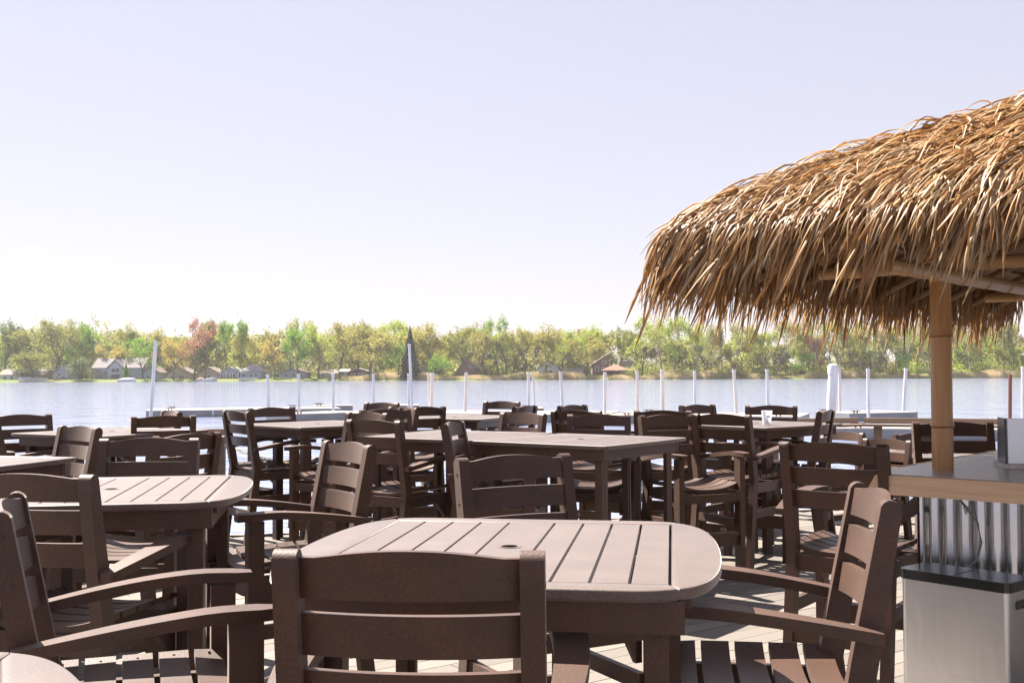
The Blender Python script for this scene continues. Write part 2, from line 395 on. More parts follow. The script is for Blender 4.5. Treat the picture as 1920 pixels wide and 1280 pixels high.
        for s in (-1, 1):
            x0, x1 = sorted((s*.213, s*.240))
            P_.append(('side_stretcher', box('side_stretcher', 'brown', x0, x1, -.225, .252, .16, .21, .003)))
    return P_
CH = chair_parts(); CHL = chair_parts(.305)
GC = 'brown slat-back bar chairs around the tables'
def chair(px, py, th, label, low=False, lab_group=GC, d=None):
    zt = 1.204-(.305 if low else 0)
    T = P(px, py, zt)
    f = Vector((math.sin(R(th)), math.cos(R(th)), 0))
    o = T+f*.293; o.z = 0
    place('dining_chair' if low else 'bar_chair', CHL if low else CH, o, -R(th), label, 'chair', 'low brown chairs by the lake rail' if low else lab_group)
CHAIRS = [
 (766, 1030, 4, 'nearest brown bar chair, seen from behind in front of the rounded table'),
 (15, 938, 70, 'bar chair at bottom left facing right, sunlit seat slats and both arms in view'),
 (50, 887, 13, 'bar chair seen from behind on the near side of the left rounded table'),
 (963, 853.5, 152, 'bar chair facing the camera across the front rounded table, only its broad back showing'),
 (654, 829, -124, 'brown bar chair with greyish curved back slats between the two rounded tables, arms pointing left'),
 (281, 821, 178, 'dark bar chair square to the camera on the lake side of the left rounded table'),
 (150, 799, -138, 'grey-brown bar chair turned left, beside the dark square chair back at left'),
 (38, 777, 138, 'far left bar chair with open slat gap showing water, behind the leftmost far table'),
 (-10, 785, 62, 'bar chair cut by the left edge, only its right back post showing'),
 (307, 779, -27, 'bar chair seen from behind at the right end of the far left table'),
 (322, 770.5, -124, 'bar chair whose arched top alone shows above another near the left dock end'),
 (350, 813, -62, 'bar chair leaning out behind the dark square chair back, beside the bright rail post'),
 (443, 770, 50, 'bar chair alone against the water by the rail post, seat and arm visible'),
 (509, 763.5, 138, 'bar chair just behind the lone chair by the rail post, across the table'),
 (701, 787, 35, 'bar chair with bright slat tops seen from behind left of the joined tables'),
 (849, 791, 100, 'bar chair turned side-on to the right with pale slats, standing before the joined tables'),
 (981, 773.5, -135, 'grey-backed bar chair directly behind the joined tables, between the white poles and the table'),
 (941, 752, -146, 'small distant bar chair beyond the furthest table, highest of the backs near the centre'),
 (985, 760.5, -64, 'small narrow bar chair back just right of the furthest chair, against the pale dock'),
 (1073, 759, 126, 'distant bar chair back whose arch shows above two nearer backs right of centre'),
 (1080, 769, 34, 'brown bar chair with bright slat tops behind the right one of the joined tables'),
 (1123, 776.5, -168, 'dark square bar chair back facing the camera over the right one of the joined tables'),
 (1242, 769, 18, 'bar chair whose arched top shows just behind the pair of backlit chairs'),
 (1250, 777, 155, 'left one of two backlit bar chairs side by side right of the joined tables'),
 (1353, 775.5, 40, 'right one of two backlit bar chairs side by side, arm towards the cup table'),
 (1307, 758.5, 142, 'distant bar chair beyond the table with the cup, left of two leaning thin poles'),
 (1446, 760, -161, 'bar chair directly behind the white plastic cup, back facing the lake'),
 (1549, 769, -62, 'bar chair at the right end of the cup table, below the thick piling'),
 (1561, 829, 36, 'bar chair seen from behind with sunlit seat, left end of the tiki bar counter'),
 (1638, 918, -82, 'bar chair facing left at the front rounded table, curved back slats sunlit'),
 (1785, 790.5, 186, 'nearly black bar chair across the tiki bar counter, behind the bamboo post'),
 (716, 754.5, -145, 'distant bar chair showing its arched top above a stack of overlapping backs left of centre'),
 (757, 763, -128, 'grey bar chair back in the middle of the overlapping backs left of centre'),
 (792, 762, -28, 'bar chair at the left end of the furthest table, table showing through it'),
 (722, 767, 150, 'broad brown chair back among overlapping backs left of centre, behind a smaller grey one'),
 (689, 773, -140, 'small grey bar chair back just above the chair with bright slat tops'),
]
for c in CHAIRS: chair(*c)
LOW = [(1586, 809, -120, 'low chair with sunlit pink-brown slats beyond the right end of the cup table'),
       (1664, 823, -128, 'low brown chair tilted to the left between the rail post and the tiki bar counter'),
       (1713, 812, 160, 'low brown chair showing just left of the nearly black bar chair')]
for px, py, th, l in LOW: chair(px, py, th, l, True)

# ------------------------------------------------------------ tables
def table_parts(square=False, h=1.067):
    P_ = []; T = .026; H = .55; bw = .078
    sag = .02 if square else .095; rc = .02 if square else .085
    def side(v): return .55-sag*(abs(v)/H)**2.2
    sl_w = .0877; mid = .1405; gap = .008
    edges = [-mid/2-4*sl_w+i*sl_w for i in range(5)]
    spans = [(a, a+sl_w) for a in edges[:4]]+[(-mid/2, mid/2)]+[(-b, -a) for a, b in [(x, x+sl_w) for x in edges[:4]]][::-1]
    vin = H-bw-.002
    for a, b in spans:
        if b-a > .1:
            bm = bmesh.new(); n = 24; r = .024
            outer = []
            for q in range(n):
                an = 2*math.pi*q/n+math.pi/n; c, s = math.cos(an), math.sin(an); k_ = min((b-a-gap)/2/max(abs(c), 1e-6), vin/max(abs(s), 1e-6)); outer.append((c*k_, s*k_, c, s))
            vt = {}
            for zi, z in enumerate((h-T, h)):
                vt[zi] = ([bm.verts.new((o_[0], o_[1], z)) for o_ in outer], [bm.verts.new((o_[2]*r, o_[3]*r, z)) for o_ in outer])
            # snap the outer points nearest the corners onto the corners
            for zi in (0, 1):
                for sx in (-1, 1):
                    for sy in (-1, 1):
                        cx, cy = sx*(b-a-gap)/2, sy*vin
                        v = min(vt[zi][0], key=lambda v: (v.co.x-cx)**2+(v.co.y-cy)**2); v.co.x = cx; v.co.y = cy
            for q in range(n):
                w_ = (q+1) % n
                bm.faces.new((vt[1][0][q], vt[1][0][w_], vt[1][1][w_], vt[1][1][q])); bm.faces.new((vt[0][0][w_], vt[0][0][q], vt[0][1][q], vt[0][1][w_]))
                bm.faces.new((vt[0][0][q], vt[0][0][w_], vt[1][0][w_], vt[1][0][q])); bm.faces.new((vt[0][1][w_], vt[0][1][q], vt[1][1][q], vt[1][1][w_]))
            me = finish(bm, 'top_slat', 'brown_top_glare', 35, 0)
            col_ = tube('hole_ring', 'screw', [(0, 0, h-T-.004), (0, 0, h-.003)], .0235, 20)
            bmr = bmesh.new(); n = 20
            a1 = [bmr.verts.new((.031*math.cos(2*math.pi*q/n), .031*math.sin(2*math.pi*q/n), h+.0015)) for q in range(n)]
            a2 = [bmr.verts.new((.0235*math.cos(2*math.pi*q/n), .0235*math.sin(2*math.pi*q/n), h+.0015)) for q in range(n)]
            a3 = [bmr.verts.new((.0235*math.cos(2*math.pi*q/n), .0235*math.sin(2*math.pi*q/n), h-.02)) for q in range(n)]
            for q in range(n):
                bmr.faces.new((a1[q], a1[(q+1) % n], a2[(q+1) % n], a2[q])); bmr.faces.new((a2[q], a2[(q+1) % n], a3[(q+1) % n], a3[q]))
            P_.append(('top_slat', me, [('hole_ring', finish(bmr, 'hole_ring', 'brown_top_glare', 35))]))
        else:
            P_.append(('top_slat', box('top_slat', 'brown_top_glare', a+gap/2, b-gap/2, -vin, vin, h-T, h-.0005, .002, seg=1)))
    L = mid/2+4*sl_w
    if square:
        ctl = [(.44, .55), (.50, .55), (.528, .546), (.536, .53), (.538, .50), (.542, .40), (.546, .25), (.548, .1), (.548, 0)]; mk = 2
    else:
        ctl = [(.33, .55), (.37, .547), (.405, .538), (.44, .518), (.468, .49), (.492, .452), (.512, .40), (.528, .33), (.541, .23), (.548, .11), (.55, 0)]; mk = 3
    def cr(pts, sub=4):
        out = []
        for i in range(len(pts)-1):
            p0, p1, p2, p3 = [Vector(pts[max(0, min(len(pts)-1, i+q))]) for q in (-1, 0, 1, 2)]
            for k_ in range(sub):
                t = k_/sub; out.append(tuple(.5*((2*p1)+(p2-p0)*t+(2*p0-5*p1+4*p2-p3)*t*t+(3*p1-p0-3*p2+p3)*t**3)))
        return out+[tuple(pts[-1])]
    Q = cr(ctl); cut = mk*4
    for s in (-1, 1):
        c1 = [(a, s*b) for a, b in Q[:cut+1]]
        pl = [(L, s*(H-bw))]+c1[::-1]+[(-a, b) for a, b in c1]+[(-L, s*(H-bw))]
        P_.append(('border_board', prism_round('border_board', 'brown_top_glare', pl, h-T, h+.0006)))
    for s in (-1, 1):
        c1 = Q[cut:]
        pl = [(s*(L+.003), H-bw)]+[(s*a, b) for a, b in c1]+[(s*a, -b) for a, b in c1[:-1][::-1]]+[(s*(L+.003), -(H-bw))]
        P_.append(('end_cap', prism_round('end_cap', 'brown_top_glare', pl, h-T, h)))
    # apron with rounded corners
    au, av = (.49, .505) if square else (.452, .518)
    for s in (-1, 1):
        P_.append(('apron', box('apron', 'brown', -au, au, min(s*av, s*(av-.03)), max(s*av, s*(av-.03)), h-.098, h-T-.002, .010)))
        P_.append(('apron', box('apron', 'brown', min(s*(au-.002), s*(au-.03)), max(s*(au-.002), s*(au-.03)), -av+.031, av-.031, h-.097, h-T-.003, .004)))
    for su in (-1, 1):
        for sv in (-1, 1):
            u, v = su*(au-.035), sv*(av-.034)
            bm = bmesh.new()
            add_box(bm, min(u, u-su*.052), max(u, u-su*.052), min(v, v-sv*.028), max(v, v-sv*.028), 0, h-T-.004)
            add_box(bm, min(u, u-su*.028), max(u, u-su*.028), min(v-sv*.031, v-sv*.072), max(v-sv*.031, v-sv*.072), 0, h-T-.004)
            P_.append(('leg', finish(bm, 'leg', 'brown', 35, .003)))
    for s in (-1, 1):
        x0, x1 = sorted((s*(L-.035), s*(L+.045)))
        P_.append(('under_batten', box('under_batten', 'brown', x0, x1, -av+.035, av-.035, h-T-.022, h-T-.0015, .002, seg=1)))
    P_.append(('cross_rail', box('cross_rail', 'brown', -au+.09, au-.09, -.035, .035, h-.09, h-T-.005, .003)))
    return P_
TR = table_parts(); TS = table_parts(True); TL = table_parts(True, .74)
TABLES = [
 ('bar_table', TR, (-.008, 2.915), 8.3, 'rounded slatted bar table with umbrella hole, front centre, nearest whole table top'),
 ('bar_table', TR, (-1.62, 4.43), -9, 'rounded slatted bar table at left, curved right end jutting before the water'),
 ('bar_table', TR, (-1.016, 1.177), -25, 'pale sunlit table corner cut off at the bottom left of the view'),
 ('bar_table', TS, (-3.11, 5.78), 15, 'slatted bar table at the left edge with only its right corner in view'),
 ('bar_table', TS, (-3.28, 8.98), 30, 'long-looking far left bar table standing against the water behind several chairs'),
 ('bar_table', TS, (-1.82, 10.25), 45, 'bar table left of centre set cornerwise beside the lone chair, water showing between its legs'),
 ('bar_table', TS, (-.41, 8.27), 27, 'left one of the two joined square bar tables in the middle distance'),
 ('bar_table', TS, (.475, 7.60), 36, 'right one of two joined square bar tables, its corner pointing at the camera'),
 ('bar_table', TS, (-.62, 11.75), 22, 'furthest bar table near the centre, a thin pale strip under the dock'),
 ('bar_table', TS, (2.21, 9.90), 50, 'bar table at right with the white plastic cup standing on it'),
]
for i, (n_, p_, c_, rt, l_) in enumerate(TABLES):
    place(n_, p_, (c_[0], c_[1], .004 if i == 7 else 0), -R(rt), l_, 'table', 'brown slatted bar tables on the deck')
place('dining_table', TL, (3.98, 10.55, 0), -R(40), 'low brown table beyond the tiki bar counter, near the lake rail', 'table')

# cup with palm print
cp = P(1438, 797, 1.0684)
cup = ob('plastic_cup', None, None, cp, (0, 0, .2), 'white plastic cup printed with a small palm tree, on the table at right', 'cup')
bm = bmesh.new(); n = 24; R0, R1, HH = .034, .047, .125
pr_ = [(R0*.0, .002), (R0, .002), (R1, HH), (R1+.003, HH+.002), (R1-.002, HH), (R0-.002, .006)]
rg = [[bm.verts.new((r*math.cos(2*math.pi*q/n), r*math.sin(2*math.pi*q/n), z)) for q in range(n)] for r, z in pr_[1:]]
for a, b in zip(rg, rg[1:]):
    for q in range(n): bm.faces.new((a[q], a[(q+1) % n], b[(q+1) % n], b[q]))
bm.faces.new(rg[0][::-1])
ob('cup_body', finish(bm, 'cup_body', 'cup'), cup)
bm = bmesh.new()
def pf(u, z):   # a point on the cup front
    r = R0+(R1-R0)*z/HH+.0012; a = -math.pi/2-.2+u/r; return (r*math.cos(a), r*math.sin(a), z)
def strip(a, b, w0, w1):
    K = 4
    for i in range(K):
        t0, t1 = i/K, (i+1)/K; d = Vector((b[0]-a[0], b[1]-a[1])); nn = Vector((-d.y, d.x)).normalized()
        q = []
        for t, sg in ((t0, -1), (t0, 1), (t1, 1), (t1, -1)):
            ww = (w0+(w1-w0)*t)/2; q.append(bm.verts.new(pf(a[0]+d.x*t+nn.x*ww*sg, a[1]+d.y*t+nn.y*ww*sg)))
        bm.faces.new(q)
strip((-.018, .02), (-.004, .05), .004, .003); strip((-.004, .05), (.004, .078), .003, .003)
for a in (0, 35, 75, 115, 150, 180, 205, -25): strip((.004, .078), (.004+.017*math.cos(R(a)), .078+.010*math.sin(R(a))-.003), .007, .002)
strip((-.012, .03), (.018, .036), .003, .001)
ob('palm_print', finish(bm, 'palm_print', 'palm_print', 0), cup)
ob('drinking_straw', tube('drinking_straw', 'screw', [(-.02, 0, .02), (.038, .01, .19)], .0025, 6), cup)

# ------------------------------------------------------------ lake rail, chain
def rail(a, b, posts, label, z=1.02):
    a = Vector(a); b = Vector(b); d = b-a; L = d.length
    r = ob('deck_rail', None, None, (a.x, a.y, 0), (0, 0, math.atan2(d.y, d.x)), label, 'railing')
    ob('top_rail', box('top_rail', 'rail', 0, L, -.02, .02, z-.062, z, .003), r)
    ob('drink_shelf', box('drink_shelf', 'rail', 0, L, -.16, -.023, z-.092, z-.066, .003), r)
    for t in posts:
        ob('rail_post', box('rail_post', 'rail', t-.045, t+.045, -.045, .045, .012, z-.096, .004), r)
        ob('post_base', box('post_base', 'alu', t-.065, t+.065, -.065, .065, .002, .014, .002), r)
rail((-3.95, 10.28), (-2.68, 10.30), (.08, 1.20), 'weathered timber rail at left ending in a pale post beside the lone bar chair')
rail((2.75, 11.95), (3.86, 12.24), (.1,), 'short weathered timber rail behind the table with the cup')
rail((3.92, 12.22), (9.3, 10.28), (.15, 1.9, 3.7, 5.4), 'long weathered timber rail at right running behind the tiki bar post')
# chain from post
c0, c1 = Vector((-2.68, 10.28, .86)), Vector((-.9, 10.8, .86))
ch = ob('barrier_chain', None, None, c0, None, 'yellow plastic chain drooping from the rail post across the deck opening', 'chain')
bm = bmesh.new(); n = 8; lk = []
for a in range(14):
    t = 2*math.pi*a/14; lk.append(((.022 if True else 0)*math.cos(t), .012*math.sin(t), 0))
def link_mesh():
    rings = []
    for p in lk+[lk[0]]: pass
    bm = bmesh.new(); RR = []
    for i, p in enumerate(lk):
        c = Vector(p); o_ = Vector((c.x*.9, c.y*1.0, 0)).normalized()
        RR.append([bm.verts.new(c+o_*.0035*math.cos(2*math.pi*q/6)+Vector((0, 0, 1))*.0035*math.sin(2*math.pi*q/6)) for q in range(6)])
    for i in range(14):
        for q in range(6): bm.faces.new((RR[i][q], RR[i][(q+1) % 6], RR[(i+1) % 14][(q+1) % 6], RR[(i+1) % 14][q]))
    return finish(bm, 'chain_link', 'chain', 60)
bm.free(); LM = link_mesh(); NL = 56
for i in range(NL):
    t = i/NL; p = c0.lerp(c1, t); p.z -= .42*4*t*(1-t)*.5
    t2 = (i+1)/NL; q = c0.lerp(c1, t2); q.z -= .42*4*t2*(1-t2)*.5
    o_ = ob('chain_link', LM, ch, p-c0); o_.rotation_euler = ((q-p).to_track_quat('X', 'Z').to_matrix() @ Matrix.Rotation(R(90*(i % 2)+40), 3, 'X')).to_euler()
# white mooring line curling over the water behind the left rail
pts = [P(382+i*3.2, 873-9*math.sin(i/9*1.5), .1) for i in range(10)]
ob('mooring_line', tube('mooring_line', 'rope', pts, .012, 6), label='white mooring line curving over the water left of the rail post', cat='rope')

# ------------------------------------------------------------ docks and poles
TOPZ = -.16
def dock(pts_px, depth, label, zt=TOPZ, ends=None):
    """pts_px: two points on the front top edge; depth away from camera"""
    a = P(*pts_px[0], zt); b = P(*pts_px[1], zt); d = b-a; L = d.length
    r = ob('floating_dock', None, None, (a.x, a.y, 0), (0, 0, math.atan2(d.y, d.x)), label, 'dock', 'floating docks out on the lake')
    n = max(1, int(L/3)); 
    fm = box('float_section', 'alu', .015, L/n-.015, 0, depth, WZ-.15, zt-.045, .01)
    dm = box('dock_panel', 'dock_deck', .008, L/n-.008, -.04, depth+.04, zt-.04, zt, .008)
    for i in range(n):
        ob('float_section', fm, r, (i*L/n, 0, 0)); ob('dock_panel', dm, r, (i*L/n, 0, 0))
    for t in np.arange(.12, 1, max(.12, 6/L)):
        for yy in (.12, depth-.12):
            bm = bmesh.new(); x = t*L
            add_box(bm, x-.22, x+.22, yy-.03, yy+.03, zt+.07, zt+.10); add_box(bm, x-.1, x-.05, yy-.025, yy+.025, zt, zt+.069); add_box(bm, x+.05, x+.1, yy-.025, yy+.025, zt, zt+.069)
            ob('cleat', finish(bm, 'cleat', 'rust', 0), r)
dock([(273, 769.5), (640, 765)], 3.4, 'long pale floating dock whose left end juts out beside the tall leaning pole')
dock([(546, 776), (690, 771.5)], 2.2, 'short floating dock section in front of the long left dock, behind the bar chairs')
dock([(655, 774), (1130, 777)], 4.0, 'wide floating walkway crossing the middle of the view behind the chairs')
dock([(1132, 777.5), (1500, 781)], 4.0, 'floating walkway right of centre running on to the thick white piling')
dock([(700, 759.6), (786, 759)], 1.6, 'narrow distant floating dock finger above the overlapping chair backs')
dock([(590, 760.3), (662, 759.6)], 1.6, 'small distant floating dock finger left of centre')
dock([(985, 765), (1020, 764.8)], 1.3, 'stubby floating dock end just right of the highest chair back', zt=-.05)
dock([(1592, 774.5), (1721, 772)], 2.4, 'floating dock finger at right ending between two poles')
dock([(1560, 802), (1990, 806)], 1.6, 'nearest floating dock, its grey side showing under the long timber rail')
POLES = [  # x_top, y_top, x_bottom, y_bottom, width px, distance
 (292, 640, 283, 775, 6.5, 50, 'tall leaning white pole at the left end of the long dock'),
 (502, 703, 503.5, 768, 6, 53, 'white pole left of centre, first of the short row on the long dock'),
 (559.5, 702, 561, 768, 5.5, 53, 'white pole, second of the short row on the long left dock'),
 (624.5, 701.5, 625, 765, 5.5, 53, 'white pole, third of the short row, in front of the tan hip-roofed cottage'),
 (700, 701, 700.5, 762, 5, 56, 'white pole below the great golden tree'),
 (766.5, 701, 766.5, 762, 5, 56, 'short white pole hidden close against the foot of the tall thin pole'),
 (767.5, 646, 772.5, 760, 5, 58, 'tall thin white pole rising above the far shore left of centre'),
 (802.5, 700, 807.5, 768, 4, 50, 'left of two white poles that meet at the water left of centre'),
 (811, 700, 808.5, 768, 6, 49.5, 'right of two white poles that meet at the water left of centre'),
 (874.5, 699.5, 872, 772, 5.5, 49, 'white pole below the A-frame house'),
 (991, 698, 991.2, 765, 5.5, 53, 'taller of the two white poles above the narrow chair back near the centre'),
 (1000, 708, 1002.5, 764, 4, 56, 'shorter of the two white poles above the narrow chair back near the centre'),
 (1051, 698, 1055, 765, 5.5, 52, 'white pole right of the white gabled house'),
 (1134.5, 699, 1134, 778, 5.5, 46, 'white pole left of the reddish pavilion roof'),
 (1194.8, 697, 1195.2, 773, 5.5, 48, 'white pole between the pavilion and the bluish thick pole'),
 (1242, 694, 1242.5, 771, 7, 48, 'thicker bluish-white pole above the backlit pair of chairs'),
 (1302.5, 696, 1303, 760, 5, 55, 'thin white pole rising behind the distant chair left of the cup table'),
 (1376, 694, 1381, 780, 6, 45, 'white pole leaning left, just right of the backlit pair of chairs'),
 (1438, 693.5, 1439.5, 760, 5.5, 54, 'white pole straight above the plastic cup'),
 (1574, 692, 1575, 775, 5, 47, 'thin white pole close to the right of the thick capped piling'),
 (1627.5, 692.5, 1628.5, 784, 6, 43, 'white pole above the near post of the long rail'),
 (1698.5, 691.5, 1694, 773, 6, 49, 'white pole leaning right near the end of the right dock finger'),
 (1918.5, 688.5, 1918.5, 785, 7, 45, 'white pole at the right edge of the view, cut by the frame'),
]
for xt, yt, xb, yb_, wp, D, l in POLES:
    a = PD(xt, yt, D); b = PD(xb, yb_, D); dr = (b-a); b2 = a+dr*((a.z-(WZ-1))/(a.z-b.z)); r = wp*D/FPX/2
    p = ob('dock_pole', tube('pole_shaft', 'pvc', [a-a, b2-a], r, 12), None, a, None, l, 'pole', 'white poles holding the floating docks')
    dn = (b2-a).normalized()
    ob('pole_cap', tube('pole_cap', 'pvc', [-dn*.04, dn*.10], r*1.15, 12), p)
def dark_pole():
    a = PD(1894, 702, 44); b = PD(1893.5, 790, 44)
    ob('steel_pole', tube('steel_pole', 'rust', [a-a, b-a], .075, 10), None, a, None, 'dark rusty pole near the right edge of the view, shorter than its white neighbour', 'pole')
dark_pole()
a = PD(1562, 685, 34); b = PD(1556.5, 800, 34)
p = ob('dock_piling', tube('piling_shaft', 'pvc', [(0, 0, -.25), (b-a)*1.3], [.145, .155], 24), None, a, None, 'thick white piling with a rounded cap rising from the dock at right', 'piling')
prof = [(.0, 0, .03), (.0, 0, .0), (0, 0, -.05), (0, 0, -.25)]
ob('piling_cap', tube('piling_cap', 'pvc', [(0, 0, .055), (0, 0, .045), (0, 0, .02), (0, 0, -.02), (0, 0, -.26)], [.02, .09, .145, .165, .165], 24), p)

# ------------------------------------------------------------ tiki bar
AX = Vector((.748, -.663, 0)); BX = Vector((.663, .748, 0))       # along near side, along lake side
K0 = Vector((1.57, 5.0, 0)); angA = math.atan2(AX.y, AX.x)
hut = ob('tiki_bar', None, None, K0, (0, 0, angA), 'tiki bar with shaggy palm thatch roof, bamboo post, timber counter and corrugated front', 'tiki bar')
# local frame: +x along near side (towards right/near), +y inwards / away
CT = 1.067; S2 = 3.4
# counter planks run along the lake side
for i in range(5):
    y0 = i*.142
    ob('counter_plank', box('counter_plank', 'counter', y0*0+.035, S2, .035+y0, .035+y0+.139, CT-.035, CT, .004), hut)
for i in range(5):
    x0 = .035+i*.142
    ob('counter_plank', box('counter_plank', 'counter', x0, x0+.139, .7485, S2, CT-.035, CT, .004), hut)
ob('edge_beam', box('edge_beam', 'beam', -.005, S2, -.005, .032, CT-.088, CT-.002, .005), hut)
ob('edge_beam', box('edge_beam', 'beam', -.005, .032, .034, S2, CT-.088, CT-.002, .005), hut)
def corrugated(L, h0, h1):
    per = .068; amp = .0085; n = int(L/per*10); V = []; F = []
    for i in range(n+1):
        x = L*i/n; y = amp*math.sin(2*math.pi*x/per)
        V += [(x, y, h0), (x, y, (h0+h1)/2), (x, y, h1)]
    for i in range(n):
        for j in range(2): F.append((i*3+j, (i+1)*3+j, (i+1)*3+j+1, i*3+j+1))
    me = raw('corrugated_panel', 'galv', V, F); me.polygons.foreach_set('use_smooth', [True]*len(me.polygons)); return me
CI = .205
ob('corrugated_panel', corrugated(S2-CI, .02, CT-.09), hut, (CI, CI, 0))
ob('corrugated_panel', corrugated(S2-CI, .02, CT-.09), hut, (CI-.01, CI, 0), (0, 0, R(90)))
ob('bar_frame', box('bar_frame', 'beam', CI+.03, S2, CI+.03, CI+.08, .0, CT-.1), hut)
ob('bar_frame', box('bar_frame', 'beam', CI+.03, CI+.08, CI+.085, S2, .0, CT-.1), hut)
ob('inner_shelf', box('inner_shelf', 'counter', .75, S2, .75, .79, .0, CT-.04), hut)
def bamboo(name, pts_a, pts_b, r, m, nodes):
    a = Vector(pts_a); b = Vector(pts_b); pts = []; rad = []
    L = (b-a).length; ts = sorted(set([0, 1]+[max(0, min(1, nd/L+dd/L)) for nd in nodes for dd in (-.022, -.010, -.004, 0, .006, .014, .03)]))
    for t in ts:
        pts.append(a.lerp(b, t)); k_ = min((abs(t*L-nd), t*L-nd) for nd in nodes); d_ = k_[1]
        rad.append(r*(1.13 if abs(d_) < .005 else .97 if -.011 < d_ < -.009 else 1.07 if abs(d_) < .016 else 1.0))
    return tube(name, m, pts, rad, 20)
hi = hut.matrix_basis.copy(); HI = (Matrix.Translation(K0) @ Matrix.Rotation(angA, 4, 'Z')).inverted()
pw = P(1768, 880, CT); pl_ = HI @ pw; pl_.z = 0
ob('bamboo_post', bamboo('bamboo_post', (pl_.x, pl_.y, CT), (pl_.x, pl_.y, 2.25), .048, 'bamboo', [.21, .635, .98]), hut)
o_ = HI @ Vector((2.9, 7.9, 0))
for nz in (.21, .635, .98):
    ob('node_ring', tube('node_ring', 'bamboo_node', [(pl_.x, pl_.y, CT+nz-.0135), (pl_.x, pl_.y, CT+nz-.008)], .0515, 20), hut)
for q in ((2.75, .42), (.42, 2.75), (2.75, 2.75)):
    ob('bamboo_post', bamboo('bamboo_post', (q[0], q[1], 0 if q[0] == q[1] else CT), (q[0], q[1], 2.3), .048, 'bamboo', [.3, .8]), hut)
# roof geometry (local): square eaves from E0 to E1
tipw = Vector((.675, 4.93, 0)); tl = HI @ tipw
E0 = (tl.x+tl.y)/2; E1 = E0+4.9; CXY = (E0+E1)/2; HALF = (E1-E0)/2
print('eave', E0, E1, 'tip', tl)
# eave beams: lake-side plate (visible) and near-side plate
ZB = 1.965
def beam_l(a, b, r=.03, name='eave_beam'):
    L = (Vector(b)-Vector(a)).length
    ob(name, bamboo(name, a, b, r, 'bamboo_beam', list(np.arange(.2, L, .33))), hut)
bx = pl_.x+.085
beam_l((bx-.0, E0+.22, ZB), (bx, 4.2, ZB), .032)
beam_l((E0+.22, pl_.y+.1, ZB+.07), (4.2, pl_.y+.1, ZB+.07), .032)
beam_l((E0+.22, 3.05, ZB+.07), (4.2, 3.05, ZB+.07), .032)
beam_l((3.0, E0+.22, ZB), (3.0, 4.2, ZB), .032)
def ztop(d): return 2.245+.44*d-.09*math.exp(-d/.10)
for k_ in range(1, 9):                    # rafters under the roof on the two visible sides
    t = E0+.25+k_*.5
    if t > E1-.3: break
    dd = min(t-E0, E1-t)*.97; zlow = ztop(0)-.17; 
    for sw in (0, 1):
        a = (E0+.06, t, zlow) if sw else (t, E0+.06, zlow); b = (E0+dd, t, zlow+.44*dd) if sw else (t, E0+dd, zlow+.44*dd)
        ob('rafter', tube('rafter', 'rafter', [a, b], .024, 8), hut)
ob('hip_rafter', tube('hip_rafter', 'bamboo_beam', [(E0+.05, E0+.05, ztop(0)-.16), (CXY, CXY, ztop(HALF)-.16)], .03, 8), hut)
# battens across the rafters
for d in (.25, .95, 1.65):
    for sw in (0, 1):
        a = (E0+d, E0+d, ztop(d)-.115); b = (E0+d, E1-d, ztop(d)-.115) if sw else (E1-d, E0+d, ztop(d)-.115)
        ob('batten', tube('batten', 'rafter', [a, b], .016, 6), hut)
# dark sheet added under the strands to stop light coming through
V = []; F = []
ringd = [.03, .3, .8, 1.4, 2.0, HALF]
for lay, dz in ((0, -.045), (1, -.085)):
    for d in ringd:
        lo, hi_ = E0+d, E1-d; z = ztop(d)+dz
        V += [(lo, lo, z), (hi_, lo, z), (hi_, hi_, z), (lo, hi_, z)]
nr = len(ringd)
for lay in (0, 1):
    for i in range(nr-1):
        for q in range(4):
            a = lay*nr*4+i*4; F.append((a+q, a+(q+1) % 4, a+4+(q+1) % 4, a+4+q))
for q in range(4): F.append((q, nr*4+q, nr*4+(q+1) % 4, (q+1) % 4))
ob('thatch_light_stop', raw('thatch_light_stop', 'light_stop_brown', V, F), hut)

